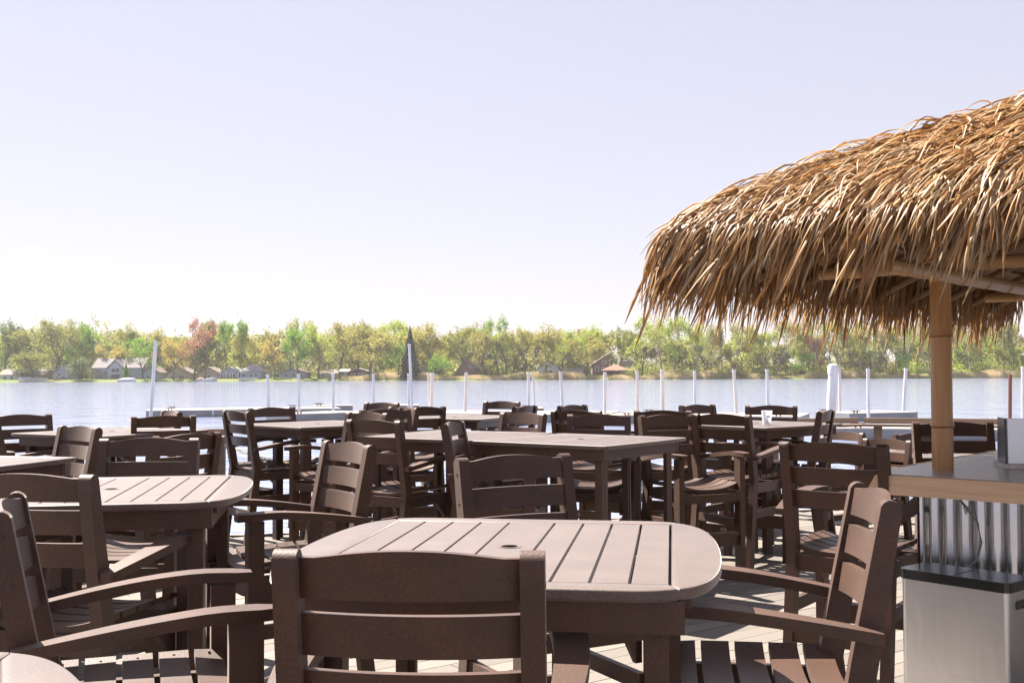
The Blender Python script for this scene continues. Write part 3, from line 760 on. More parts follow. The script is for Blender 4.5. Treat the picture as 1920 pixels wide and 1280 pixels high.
# strands: ribbons with a folded cross section
def strands(n, face, dlo, dhi, Lr, wr, mode, tlo=0., thi=1.):
    """returns per-strand centre lines (n, K, 3) in hut coordinates, widths, side vectors"""
    K = 7
    d = rng.uniform(dlo, dhi, n)
    t = E0+d+(E1-E0-2*d)*rng.uniform(tlo, thi, n)
    L = rng.uniform(*Lr, n)*(1+(.18*np.sin(t*19+face)+.12*np.sin(t*47))*np.clip((t-E0-d)/.5, 0, 1)); W = rng.uniform(*wr, n)
    yaw = rng.normal(0, .33 if mode != 'fringe' else .16, n)
    # near corners the strands fan out across the hip
    cor = np.clip((.45-(t-E0-d))/.45, 0, 1); cor2 = np.clip((.45-(E1-d-t))/.45, 0, 1)
    yaw = yaw-cor*(.55 if mode == 'lay' else .4)+cor2*.45
    s = np.linspace(0, 1, K)[None, :]
    zt = 2.235+.44*d-.09*np.exp(-d/.10)
    out = np.cos(yaw)[:, None]; sid = np.sin(yaw)[:, None]
    Ls = L[:, None]*s
    if mode == 'fringe':
        # leave the roof going outwards, bend down steeply
        a0 = rng.uniform(R(40), R(80), n)[:, None]; a1 = rng.uniform(R(70), R(96), n)[:, None]
        an = a0+(a1-a0)*np.clip(s*1.7, 0, 1)
        ds = L[:, None]/(K-1)
        rad = np.cumsum(np.cos(an)*ds, 1)-np.cos(an)*ds; dn = np.cumsum(np.sin(an)*ds, 1)-np.sin(an)*ds
        z = zt[:, None]-dn+rng.uniform(-.06, .0, n)[:, None]; hor = rad
    else:
        lift = rng.uniform(.0, .035, n)[:, None]; curl = rng.uniform(-.01, .035, n)[:, None]; curl = np.where(rng.random((n, 1)) < .05, curl+.08, curl)
        hor = Ls*.93; dd = d[:, None]-hor
        over = np.clip(-dd, 0, 1); dc = np.maximum(dd, 0)
        z = (2.235+.44*dc-.09*np.exp(-dc/.10))+lift*s+.012+curl*np.sin(s*math.pi)*.6-np.maximum(over-.02, 0)*.97
        hor = np.minimum(hor, d[:, None])+.09*(1-np.exp(-over/.09))
    wob = rng.normal(0, .012, (n, 1))*np.sin(s*math.pi*rng.uniform(.8, 1.8, (n, 1)))
    u = hor*out; v = hor*sid+wob
    if face < 2:          # the fronds were laid leaning towards the lake-side corner
        lean = (.42*np.exp(-np.maximum(t-E0, 0)/1.5)+.10)*rng.uniform(.4, 1.4, n)*np.clip((t-E0)/.25, .15, 1); v = v-lean[:, None]*Ls
    # face frames
    if face == 0: x = t[:, None]+v; y = E0+d[:, None]-u; sv = np.array([1., 0, 0])
    elif face == 1: y = t[:, None]+v; x = E0+d[:, None]-u; sv = np.array([0, 1., 0])
    elif face == 2: x = t[:, None]+v; y = E1-d[:, None]+u; sv = np.array([1., 0, 0])
    else: y = t[:, None]+v; x = E1-d[:, None]+u; sv = np.array([0, 1., 0])
    pts = np.stack([x, y, z], -1)
    return pts, W, sv
def strand_arrays(pts, W, sv):
    n, K, _ = pts.shape
    tang = np.gradient(pts, axis=1); tang /= np.linalg.norm(tang, axis=2, keepdims=True)+1e-9
    roll = rng.normal(0, .7, n)
    side = sv[None, None, :]-tang*(tang@sv)[..., None]; side /= np.linalg.norm(side, axis=2, keepdims=True)+1e-9
    nor = np.cross(tang, side); nor *= np.sign(nor[..., 2:3]+1e-9)
    tw = roll[:, None]+rng.normal(0, .5, n)[:, None]*np.linspace(0, 1, K)[None]
    sd2 = side*np.cos(tw)[..., None]+nor*np.sin(tw)[..., None]; nr2 = nor*np.cos(tw)[..., None]-side*np.sin(tw)[..., None]
    pro = np.array([.75, 1, 1, 1, .9, .65, .12])
    w = (W[:, None]*pro[None])[..., None]/2
    a = pts-sd2*w; b = pts+nr2*w*.75; c = pts+sd2*w
    V = np.stack([a, b, c], 2)              # n,K,3,3
    return V.reshape(-1, 3)
def ribbon_faces(n, K):
    i = np.arange(n)[:, None, None]*(K*3); k_ = np.arange(K-1)[None, :, None]*3; c = np.arange(2)[None, None, :]
    b = i+k_+c
    return np.stack([b, b+1, b+4, b+3], -1).reshape(-1, 4)
def mesh_np(name, V, F, m, tint=None, vps=21):
    me = bpy.data.meshes.new(name); me.vertices.add(len(V)); me.vertices.foreach_set('co', V.astype(np.float32).ravel())
    me.loops.add(F.size); me.loops.foreach_set('vertex_index', F.astype(np.int32).ravel())
    me.polygons.add(len(F)); me.polygons.foreach_set('loop_start', np.arange(0, F.size, F.shape[1], dtype=np.int32)); me.polygons.foreach_set('loop_total', np.full(len(F), F.shape[1], dtype=np.int32))
    if tint is not None:
        at = me.attributes.new('tint', 'FLOAT', 'POINT'); at.data.foreach_set('value', np.repeat(tint, vps).astype(np.float32))
    me.update(calc_edges=True); me.validate()
    if m: me.materials.append(M[m])
    return me
allP = []; fr = []
SPEC = [(0, 4200, 1.0), (1, 3000, 1.), (2, 500, 1.), (3, 500, 1.)]
def build_group(name, lst, single=0):
    for pts, W, sv in lst:
        V_ = strand_arrays(pts, W, sv); n = len(pts); tint = np.clip(rng.beta(1.6, 1.5, n), 0, 1)
        if single:
            for i in range(min(single, n)):
                me = mesh_np('thatch_frond', V_[i*21:(i+1)*21], ribbon_faces(1, 7), 'thatch', tint[i:i+1])
                ob('thatch_frond', me, hut)
            V_ = V_[single*21:]; n -= single; tint = tint[single:]
            if n <= 0: continue
        ob(name, mesh_np(name, V_, ribbon_faces(n, 7), 'thatch', tint), hut, kind='stuff')
build_group('thatch_layer', [strands(17000, 0, .03, 1.9, (.14, .34), (.0065, .015), 'lay', 0, .8),
                              strands(5500, 1, .03, 1.9, (.18, .36), (.009, .018), 'lay', 0, 1),
                              strands(900, 2, .05, 2.3, (.3, .5), (.014, .024), 'lay'), strands(900, 3, .05, 2.3, (.3, .5), (.014, .024), 'lay')])
build_group('thatch_fringe', [strands(3000, 0, .0, .22, (.10, .27), (.008, .016), 'fringe', 0, .85), strands(420, 0, .0, .16, (.20, .38), (.009, .017), 'fringe', 0, .10), strands(300, 0, .0, .2, (.2, .36), (.009, .017), 'fringe', 0, .3),
                               strands(2800, 1, .0, .20, (.24, .46), (.009, .017), 'fringe', 0, 1),
                               strands(500, 2, .0, .2, (.3, .5), (.01, .02), 'fringe'), strands(500, 3, .0, .2, (.3, .5), (.01, .02), 'fringe')])
build_group('thatch_fringe', [strands(150, 0, .02, 1.2, (.2, .34), (.014, .022), 'lay', .02, .55)], 150)
build_group('thatch_fringe', [strands(150, 0, .0, .25, (.16, .30), (.012, .019), 'fringe', .0, .55)], 150)

# steel menu box on the counter
mb = P(1905, 875, CT); ml = HI @ mb
nb = ob('napkin_dispenser', None, None, (mb.x, mb.y, CT+.001), (0, 0, R(-14)), 'metal napkin dispenser with black ends on the tiki bar counter, cut by the right edge', 'dispenser')
bm = bmesh.new(); pr = [(-.10, 0), (.10, 0), (.085, .215), (-.085, .215)]
ob('dispenser_base', box('dispenser_base', 'mottle_reflection', -.08, .20, -.125, .125, 0, .022, .004), nb)
ob('side_plate', prism('side_plate', 'black_plastic', [(-.10, .023), (.10, .023), (.085, .235), (-.085, .235)], -.065, -.055, 'x', .003), nb)
ob('dispenser_body', prism('dispenser_body', 'mottle_reflection', [(-.095, .0235), (.095, .0235), (.08, .23), (-.08, .23)], -.0545, .18, 'x', .003), nb)
ob('face_frame', prism('face_frame', 'steel', [(-.102, .023), (-.097, .023), (-.083, .236), (-.089, .236)], -.052, .18, 'x', .001), nb)

# cord hanging on the corrugated front
cpts = [(.385, .185, .965), (.42, .183, .93), (.47, .182, .86), (.485, .181, .78), (.465, .180, .70), (.425, .178, .66), (.43, .176, .645), (.50, .172, .64), (.58, .172, .635)]
ob('hanging_cord', tube('hanging_cord', 'cord', [Vector(K0)+AX*a+BX*b+Vector((0, 0, c)) for a, b, c in cpts], .0055, 8), label='braided black and beige cord hanging down the corrugated metal front', cat='cord')

# trash can
ta = P(1683, 1064, .68); tb = P(1891, 1094, .68); d_ = tb-ta
can = ob('trash_can', None, None, (ta.x, ta.y, 0), (0, 0, math.atan2(d_.y, d_.x)), 'brushed steel trash can with a glossy black lid in front of the corrugated bar front', 'trash can')
def rrect(x0, x1, y0, y1, r, n=6):
    out = []
    for cx, cy, a0 in ((x1-r, y1-r, 0), (x0+r, y1-r, 90), (x0+r, y0+r, 180), (x1-r, y0+r, 270)):
        out += [(cx+r*math.cos(R(a0+90*i/n)), cy+r*math.sin(R(a0+90*i/n))) for i in range(n+1)]
    return out
Lc = d_.length; Dc = .235
ob('can_body', prism('can_body', 'steel', rrect(.006, Lc-.006, .006, Dc-.006, .03), .02, .638, 'z', 0), can)
ob('can_lid', prism('can_lid', 'black_plastic', rrect(0, Lc, 0, Dc, .034), .6385, .68, 'z', .006, 3), can)
ob('lid_seam', box('lid_seam', 'screw', Lc/2-.001, Lc/2+.001, .02, Dc-.02, .680, .6815), can)
ob('side_handle', prism('side_handle', 'black_plastic', rrect(.07, .16, .565, .60, .012), Lc-.0065, Lc-.003, 'x'), can)
ob('can_foot', prism('can_foot', 'black_plastic', rrect(.003, Lc-.003, .003, Dc-.003, .03), 0, .0195, 'z'), can)

# ------------------------------------------------------------ far houses
def hm(name, c, r=.8): M[name] = mat(name, c, r, 0, .3); return name
for n_, c_ in (('white_wall', (.52, .52, .50)), ('blue_wall', (.30, .33, .40)), ('tan_wall', (.36, .30, .23)), ('red_wall', (.13, .045, .04)), ('grey_wall', (.30, .31, .34)), ('brown_wall', (.17, .115, .09)),
               ('grey_roof', (.13, .115, .115)), ('tan_roof', (.16, .125, .105)), ('white_roof', (.30, .28, .26)), ('brown_roof', (.17, .12, .10)), ('terracotta_roof', (.28, .13, .09)), ('slate_roof', (.22, .22, .25)), ('trim_white', (.60, .60, .60))): hm(n_, c_)
M['pane'] = mat('window_pane', (.03, .04, .05), .1)
HY = 356.0
def house(x0, x1, yb_, ye, yr, kind, wall, roof, label, wins=(), cat='house', Y=HY, depth=8., over=.5, dorm=None):
    a = PD(x0, yb_, Y); b = PD(x1, yb_, Y); zb = PD(0.5*(x0+x1), yb_, Y).z; ze = PD(.5*(x0+x1), ye, Y).z; zr = PD(.5*(x0+x1), yr, Y).z
    W = (b.x-a.x)*.94; h = ze-zb; rh = zr-ze; cx = (a.x+b.x)/2
    g = min(zb, gz(Y, cx))-.6
    r = ob('house', None, None, (cx, Y, zb), None, label, cat)
    ob('wall', box('wall', wall, -W/2, W/2, 0, depth, g-zb, h), r)
    hw = W/2+over
    if kind == 'gable_front':      # gable faces the lake
        ob('gable_wall', prism('gable_wall', wall, [(-W/2, h+.01), (W/2, h+.01), (0, h+rh*.94)], 0.02, depth, 'y'), r)
        V = []
        ob('roof', prism('roof', roof, [(-hw, h-.15), (0, h+rh), (hw, h-.15), (hw, h+.12), (0, h+rh+.3), (-hw, h+.12)], -over, depth+over, 'y'), r)
    elif kind == 'gable_side':
        ob('gable_wall', prism('gable_wall', wall, [(0, h+.01), (depth, h+.01), (depth/2, h+rh*.94)], -W/2, W/2, 'x'), r)
        ob('roof', prism('roof', roof, [(-over, h-.12), (depth/2, h+rh), (depth+over, h-.12), (depth+over, h+.1), (depth/2, h+rh+.25), (-over, h+.1)], -hw, hw, 'x'), r)
    elif kind == 'hip':
        V = [(-hw, -over, h+.01), (hw, -over, h+.01), (hw, depth+over, h+.01), (-hw, depth+over, h+.01), (-W*.12, depth/2, h+rh), (W*.12, depth/2, h+rh)]
        ob('roof', raw('roof', roof, V, [(0, 1, 5, 4), (1, 2, 5), (2, 3, 4, 5), (3, 0, 4), (3, 2, 1, 0)]), r)
    elif kind == 'flat':
        ob('roof', box('roof', roof, -hw, hw, -over-.6, depth+over, h+.01, h+max(.25, rh)), r)
    elif kind == 'aframe':
        pass
    elif kind == 'shed':
        ob('gable_wall', prism('gable_wall', wall, [(-W/2, h+.01), (W/2, h+.01), (W/2, h+rh*.96)], 0.02, depth, 'y'), r)
        ob('roof', prism('roof', roof, [(-hw, h-.1), (hw, h+rh), (hw, h+rh+.3), (-hw, h+.25)], -over, depth+over, 'y'), r)
    for (u, v, ww, hh) in wins:      # in px from left / above base
        s = Y/FPX; X0 = -W/2+u*s*.94; Z0 = v*s
        f = ob('window', box('window', 'trim_white', X0-.1, X0+ww*s+.1, -.05, -.002, Z0-.1, Z0+hh*s+.1), r)
        nb_ = max(1, round(ww/3.)); w1 = ww*s/nb_
        for q in range(nb_): ob('pane', box('pane', 'pane', X0+q*w1+.05, X0+(q+1)*w1-.05, -.075, -.052, Z0, Z0+hh*s), f)
    return r
house(0, 33, 713, 703, 693.5, 'gable_side', 'white_wall', 'tan_roof', 'small white cottage at the far left shore under the olive trees', [(5, 3, 7, 4), (20, 2, 4, 6)], depth=7)
house(36, 84, 711, 703, 694, 'gable_side', 'tan_wall', 'tan_roof', 'low tan cottage half hidden by tree trunks right of the small white cottage', [(10, 2, 6, 4), (26, 2, 6, 4)], Y=362)
house(98, 131, 712, 701, 686.5, 'gable_front', 'grey_wall', 'slate_roof', 'grey-blue gabled house beside the dark rounded tree at left', [(8, 8, 8, 4), (6, 2, 5, 4), (18, 2, 6, 5)])
h3 = house(172, 268, 710.5, 690, 672, 'gable_side', 'blue_wall', 'grey_roof', 'large two-storey pale blue house with front gables on the left shore', [(6, 11, 8, 6), (20, 11, 5, 5), (4, 1, 14, 7), (47, 11, 6, 4), (57, 11, 6, 4), (46, 1, 7, 8), (58, 1, 7, 8), (70, 1, 6, 6)], depth=10)
s_ = HY/FPX
ob('gable_bay', prism('gable_bay', 'blue_wall', [(-2.7, -.2), (2.2, -.2), (2.2, 20*s_), (-.25, 20*s_+2.4), (-2.7, 20*s_)], -1.2, -.01, 'y'), h3)
f = ob('window', box('window', 'trim_white', -1.6, 1.2, -1.27, -1.205, 2.2, 3.6), h3); ob('pane', box('pane', 'pane', -1.5, -.25, -1.30, -1.272, 2.3, 3.5), f); ob('pane', box('pane', 'pane', -.15, 1.1, -1.30, -1.272, 2.3, 3.5), f)
f = ob('window', box('window', 'trim_white', -1.9, 1.5, -1.27, -1.205, .1, 1.7), h3); ob('pane', box('pane', 'pane', -1.8, 1.4, -1.30, -1.272, .15, 1.6), f)
ob('gable_roof', prism('gable_roof', 'grey_roof', [(-3.1, 20*s_-.1), (-.25, 20*s_+2.6), (2.6, 20*s_-.1), (2.6, 20*s_+.15), (-.25, 20*s_+2.9), (-3.1, 20*s_+.15)], -1.6, 3.5, 'y'), h3)
ob('porch_roof', box('porch_roof', 'slate_roof', -8.0, -3.0, -1.8, -.02, 1.95, 2.15), h3)
house(266, 299, 711, 699, 687, 'gable_front', 'blue_wall', 'tan_roof', 'pale blue gabled wing right of the large two-storey house', [(6, 2, 8, 6), (20, 2, 6, 6)], Y=357)
house(313, 358, 712.5, 700, 688, 'gable_front', 'tan_wall', 'tan_roof', 'tan gable-fronted cottage, left of two alike, below the red-leaved tree', [(23, 3, 10, 6), (6, 3, 6, 5)])
house(369, 412, 712.5, 700, 689, 'gable_front', 'tan_wall', 'tan_roof', 'tan gable-fronted cottage, right of two alike, next to the open-gabled porch', [(20, 3, 7, 6)])
h6 = house(415, 448, 711.5, 697, 689, 'gable_front', 'blue_wall', 'white_roof', 'pale blue cottage with white trimmed open porch gable', [(5, 3, 8, 8), (18, 3, 8, 8)])
for x in (-2.9, -1, 1, 2.9): ob('porch_column', box('porch_column', 'trim_white', x-.12, x+.12, -1.2, -.96, -.3, 2.4), h6)
house(448, 491, 709.5, 697, 683, 'hip', 'blue_wall', 'slate_roof', 'blue-grey house with a dark hipped roof left of the first short pole', [(4, 3, 8, 6), (20, 3, 6, 5), (30, 3, 5, 7)])
house(478, 500, 705, 688, 685.5, 'flat', 'tan_wall', 'white_roof', 'white flat-roofed building behind the hip-roofed house', [(4, 9, 6, 4)], Y=368)
house(523, 577, 708, 699, 691.5, 'gable_front', 'grey_wall', 'brown_roof', 'dark grey low house in the shade of the bright green trees', [(8, 2, 8, 5), (24, 2, 6, 6), (38, 2, 6, 4)])
house(595, 643, 706.5, 700, 692.5, 'hip', 'tan_wall', 'tan_roof', 'tan hip-roofed cottage behind the third short pole', [(6, 1, 8, 4), (24, 1, 8, 4)])
house(652, 693, 706, 697.5, 691, 'gable_front', 'red_wall', 'white_roof', 'dark red cabin with a pale roof edge below the golden tree', [(5, 2, 8, 4), (20, 1, 6, 6), (28, 1, 6, 6)])
house(637, 652, 704, 697, 693, 'gable_side', 'tan_wall', 'white_roof', 'small pale shed beside the dark red cabin', [(4, 1, 4, 3)])
house(779, 826, 704, 693.5, 691, 'flat', 'grey_wall', 'white_roof', 'long low house with a white flat roof behind the tall thin pole', [(6, 2, 8, 5), (20, 2, 8, 5)])
af = house(858, 896, 702.5, 692, 688, 'none', 'red_wall', 'brown_roof', 'dark brown A-frame house with a pale sloping roof edge', [(22, 1, 9, 7)], depth=6, Y=357)
ob('roof', prism('roof', 'brown_roof', [(-4.9, -.2), (-1.0, 5.3), (4.2, 5.3), (4.6, 1.8), (3.4, 1.8), (3.2, 2.2), (-1.2, 4.8), (-4.2, -.2)], -.9, 6.5, 'y'), af)
ob('loft_wall', prism('loft_wall', 'brown_wall', [(-3.9, -.1), (3.25, -.1), (3.25, 4.7), (-1.0, 4.7)], .02-.3, -.02, 'y'), af)
ob('roof_edge', prism('roof_edge', 'tan_roof', [(-4.6, -.2), (-.55, 5.3), (-.15, 5.3), (-4.1, -.2)], -1.05, -.905, 'y'), af)
f = ob('window', box('window', 'trim_white', .6, 2.6, -.36, -.302, 2.4, 3.4), af); ob('pane', box('pane', 'pane', .7, 2.5, -.39, -.362, 2.5, 3.3), f)
house(1008, 1050, 702, 690, 676.5, 'gable_front', 'white_wall', 'grey_roof', 'white gabled house with dark windows right of centre on the shore', [(16, 13, 4, 4), (22, 13, 4, 4), (14, 3, 5, 5), (22, 3, 5, 5)], depth=11)
house(1052, 1094, 702.5, 693, 690.5, 'flat', 'white_wall', 'white_roof', 'low white house with long covered porch beside the white gabled house', [(22, 2, 5, 5), (29, 2, 5, 5)])
house(1110, 1143, 702, 685, 661.5, 'shed', 'brown_wall', 'tan_roof', 'tall brown house with a steep roof rising behind the pavilion', [(6, 6, 6, 8), (18, 6, 8, 8), (20, 20, 6, 5)], Y=360)
pv = ob('pavilion', None, None, PD(1154, 701, 356), None, 'open pavilion with a reddish-brown hipped roof on the shore right of centre', 'pavilion')
zt_ = 7.2*s_; hw = 26*s_
ob('roof', raw('roof', 'terracotta_roof', [(-hw, -3.5, zt_), (hw, -3.5, zt_), (hw, 3.5, zt_), (-hw, 3.5, zt_), (-.4, 0, zt_+10.5*s_), (.4, 0, zt_+10.5*s_)], [(0, 1, 5, 4), (1, 2, 5), (2, 3, 4, 5), (3, 0, 4), (3, 2, 1, 0)]), pv)
ob('dark_back', box('dark_back', 'brown_wall', -3.9, 3.9, 2.9, 3.1, -1, zt_-.4), pv)  # added dark backing, darkens the view through the open pavilion
for x in (-3.6, -1.2, 1.2, 3.6):
    for y in (-3, 2.5): ob('column', box('column', 'brown_wall', x-.2, x+.2, y-.2, y+.2, -1, zt_-.01), pv)
house(1160, 1186, 690, 678, 668, 'gable_side', 'grey_wall', 'grey_roof', 'grey-roofed house seen between trees above the pavilion', [(8, 3, 5, 5)], Y=372)
# things along the shore
def small_boat(px, py, L, label, cover='trim_white', Y=347.5):
    p = PD(px, py, Y); p.z = WZ
    r = ob('boat', None, None, p, None, label, 'boat')
    rings = []
    for i in range(9):
        t = i/8; x = -L/2+L*t; wd = 1.1*(1-max(0, (t-.55)/.45)**2*.92); zz = .75+.25*t
        rings.append([(x, -wd*.55, -.15), (x, wd*.55, -.15), (x, wd, zz), (x, -wd, zz)])
    ob('hull', loft('hull', 'trim_white', rings), r)
    rr = [[(a[0]*.93, a[1]*.9, z_), (a[0]*.93, -a[1]*.9, z_), (a[0]*.93, 0, z_+.45*math.sin(math.pi*(i+.5)/9))] for i, (a, z_) in enumerate([(q[3], q[3][2]+.01) for q in rings])]
    ob('boat_cover', loft('boat_cover', cover, rr), r)
small_boat(238, 715, 5.8, 'white covered motorboat moored in front of the large two-storey house', 'grey_wall')
small_boat(396, 713, 3.8, 'small white boat by the shore below the right tan cottage')
small_boat(376, 714, 2.2, 'tiny reddish dinghy at the shore left of the small white boat', 'terracotta_roof')
def fence(x0, x1, y, hpx, n, label):
    a = PD(x0, y, 350.5); L = (x1-x0)*350.5/FPX
    r = ob('shore_fence', None, None, a, None, label, 'fence')
    for i in range(n): ob('picket', box('picket', 'trim_white', L*i/n, L*i/n+L/n*.5, -.05, .05, -.6, hpx*.171), r)
    ob('fence_rail', box('fence_rail', 'trim_white', 0, L, .052, .11, hpx*.11, hpx*.14), r)
fence(34, 60, 712, 5, 14, 'white low fence on the seawall before the far left cottages')
fence(60, 90, 712, 3.5, 14, 'lower white fence continuing right along the far left seawall')
fence(446, 482, 711, 3.2, 16, 'white picket fence in front of the blue-grey hip-roofed house')
fence(523, 560, 711, 3, 14, 'small white dock railing in front of the dark grey low house')

# ------------------------------------------------------------ trees
def cone(bmV, bmF, a, b, r0, r1, n=5):
    d = (b-a).normalized(); u = d.cross(Vector((.3, .9, .2))).normalized(); v = d.cross(u); base = len(bmV)
    for p, r in ((a, r0), (b, r1)):
        for q in range(n): bmV.append(p+u*r*math.cos(2*math.pi*q/n)+v*r*math.sin(2*math.pi*q/n))
    for q in range(n): bmF.append((base+q, base+(q+1) % n, base+n+(q+1) % n, base+n+q))
def tree_mesh(seed, kind):
    """height 1 tree: trunk mesh, crown mesh"""
    rd = random.Random(seed); V = []; F = []; tips = []
    def grow(p, d, L, r, lev, maxlev):
        segs = 3 if lev == 0 else 2
        for s in range(segs):
            d = (d+Vector((rd.gauss(0, .10), rd.gauss(0, .10), rd.gauss(0, .04)))).normalized()
            q = p+d*L/segs; r2 = r*(.86 if lev == 0 else .78); cone(V, F, p, q, r, r2, 6 if lev == 0 else 4 if lev < 2 else 3); p = q; r = r2
            if lev >= 1: tips.append((p.copy(), lev))
            if lev == 0 and s >= 1 and kind != 'tall': 
                for _ in range(2):
                    a = rd.random()*6.28; e = Vector((math.cos(a), math.sin(a), rd.uniform(.2, .8))).normalized(); grow(p, e, L*rd.uniform(.45, .7), r*.5, 2, maxlev)
        if lev < maxlev:
            nb = {'round': 5, 'tall': 3, 'vase': 4, 'bare': 4}.get(kind, 4) if lev == 0 else rd.choice((2, 3, 3))
            for k_ in range(nb):
                a = rd.random()*6.28; sp = {'round': (.55, 1.25), 'tall': (.15, .55), 'vase': (.3, .8), 'bare': (.25, .75)}.get(kind, (.4, 1))
                t = rd.uniform(*sp); e = (d+Vector((math.cos(a), math.sin(a), 0))*t).normalized(); e.z += .12; e.normalize()
                grow(p, e, L*rd.uniform(.6, .85), r*.62, lev+1, maxlev)
    h0 = {'round': .30, 'tall': .42, 'vase': .34, 'bare': .36}.get(kind, .3)
    grow(Vector((0, 0, 0)), Vector((rd.gauss(0, .05), rd.gauss(0, .05), 1)).normalized(), h0, .0215 if kind != 'round' else .028, 0, 4)
    zt_ = max(v.z for v in V); sc = (.97)/zt_
    V2 = [(v.x*sc, v.y*sc, v.z*sc) for v in V]
    T = np.array([(p.x*sc, p.y*sc, p.z*sc) for p, l in tips if l >= 2])
    n = {'round': 5600, 'tall': 2300, 'vase': 3300, 'bare': 800}[kind]; nr = np.random.default_rng(seed+50)
    idx = nr.integers(0, len(T), n); c = T[idx]+nr.normal(0, {'round': .035, 'tall': .028, 'vase': .03, 'bare': .02}[kind], (n, 3))
    c = c[c[:, 2] > {'round': .16, 'tall': .3, 'vase': .25, 'bare': .4}[kind]]
    return V2, F, c
def quads(c, s0, s1, nr):
    n = len(c); a = nr.normal(0, 1, (n, 3)); a /= np.linalg.norm(a, axis=1, keepdims=True); b = np.cross(a, nr.normal(0, 1, (n, 3))); b /= np.linalg.norm(b, axis=1, keepdims=True)
    s = nr.uniform(s0, s1, (n, 1)); a = a*s; b = b*s*.7
    V = np.stack([c-a-b, c+a-b*.6, c+a*.8+b, c-a*.7+b*.9], 1).reshape(-1, 3); F = np.arange(n*4).reshape(-1, 4)
    return V, F
VAR = {}
for kind, num in (('round', 5), ('vase', 4), ('tall', 5), ('bare', 4)):
    VAR[kind] = []
    for i in range(num):
        v, f, c = tree_mesh(100+i*13+len(kind), kind)
        nr = np.random.default_rng(i); cv, cf = quads(c, .007, .016, nr)
        VAR[kind].append((raw('trunk', 'bark_pale' if kind == 'bare' else 'bark', v, f), mesh_np('crown', cv, cf, 'f_olive'), c))
# bush: ball-ish cluster of leaf clumps, conifer: whorls
def bush_pts(seed, n=1500):
    nr = np.random.default_rng(seed); cl = nr.normal(0, 1, (26, 3)); cl /= np.linalg.norm(cl, axis=1, keepdims=True); cl *= nr.uniform(.15, .38, (26, 1)); cl[:, 2] = cl[:, 2]*.95+.48
    c = cl[nr.integers(0, 26, n)]+nr.normal(0, .075, (n, 3)); return c[(c[:, 2] > .02)]
VAR['bush'] = []
for i in range(4):
    cv, cf = quads(bush_pts(i), .012, .030, np.random.default_rng(i))
    st = []; fs = []
    for q in range(4): cone(st, fs, Vector((0, 0, 0)), Vector((random.uniform(-.15, .15), random.uniform(-.15, .15), .5)), .02, .006)
    VAR['bush'].append((raw('trunk', 'bark', [tuple(v) for v in st], fs), mesh_np('crown', cv, cf, 'f_green'), None))
nr = np.random.default_rng(3); n = 4200; z = nr.uniform(.06, 1, n)**.8; z = 1-(1-nr.random(n)**.5)*.95*1; z = np.sort(1-np.sqrt(nr.random(n))*.94)
an = nr.uniform(0, 6.28, n); rr_ = (1-z)*.23*np.sqrt(nr.uniform(.15, 1, n))*(1+.22*np.sin(an*5+z*40))*(1+.12*nr.normal(0, 1, n))
cv, cf = quads(np.stack([rr_*np.cos(an), rr_*np.sin(an), z-.25*rr_], 1), .009, .02, nr)
st = []; fs = []; cone(st, fs, Vector((0, 0, 0)), Vector((0, 0, .98)), .018, .003)
VAR['conifer'] = [(raw('trunk', 'bark', [tuple(v) for v in st], fs), mesh_np('crown', cv, cf, 'f_conifer'), None)]
cnt = [0]
LM_ = [(503, 'the first short pole'), (625, 'the third short pole'), (700, 'the great golden tree'), (874, 'the A-frame house'), (991, 'the central pair of poles'), (1051, 'the white gabled house'),
 (1134, 'the pole before the pavilion'), (1195, 'the pole after the pavilion'), (1242, 'the thicker bluish pole'), (1303, 'the thin pole above a chair'), (1378, 'the pole leaning left'), (1438, 'the pole above the cup'),
 (1500, 'the small bright green tree'), (1562, 'the capped piling'), (1628, 'the pole above the long rail'), (1697, 'the pole leaning right'), (1768, 'the bamboo post'), (1894, 'the rusty pole'),
 (150, 'the dark rounded tree'), (235, 'the two-storey house'), (335, 'the left tan cottage'), (390, 'the right tan cottage'), (430, 'the porch-gabled cottage')]
USED = set()
def lab(px, what):
    q, nm = min(LM_, key=lambda a: abs(a[0]-px)); d = px-q
    where = 'directly behind' if abs(d) < 7 else 'just left of' if -20 < d < 0 else 'just right of' if 0 < d < 20 else 'some way left of' if d < 0 else 'some way right of'
    l = what+' '+where+' '+nm
    if l in USED: l = 'smaller '+l
    USED.add(l); return l
def tree(px, ytop, Y, kind, fol, label, wpx=None, group=None, ybase=None):
    x = PD(px, 700, Y).x; g = gz(Y, x); top = PD(px, ytop, Y).z; H = top-g
    cnt[0] += 1; tm, cm, _ = VAR[kind][cnt[0] % len(VAR[kind])]
    nat = {'round': .95, 'vase': .72, 'tall': .55, 'bare': .6, 'bush': .95, 'conifer': .42}[kind]
    W = (wpx*Y/FPX)/nat if wpx else H
    W = max(.55*H, min(1.6*H, W)) if kind not in ('bush',) else W
    r = ob({'bush': 'shrub', 'conifer': 'spruce_tree', 'bare': 'bare_tree'}.get(kind, 'tree'), None, None, (x, Y, g-.1), (0, 0, random.random()*6.28), label, 'shrub' if kind == 'bush' else 'tree', group)
    r.scale = (W, W, H)
    ob('trunk', tm, r); c = ob('crown', cm, r); c.material_slots[0].link = 'OBJECT'; c.material_slots[0].material = M['f_'+fol]
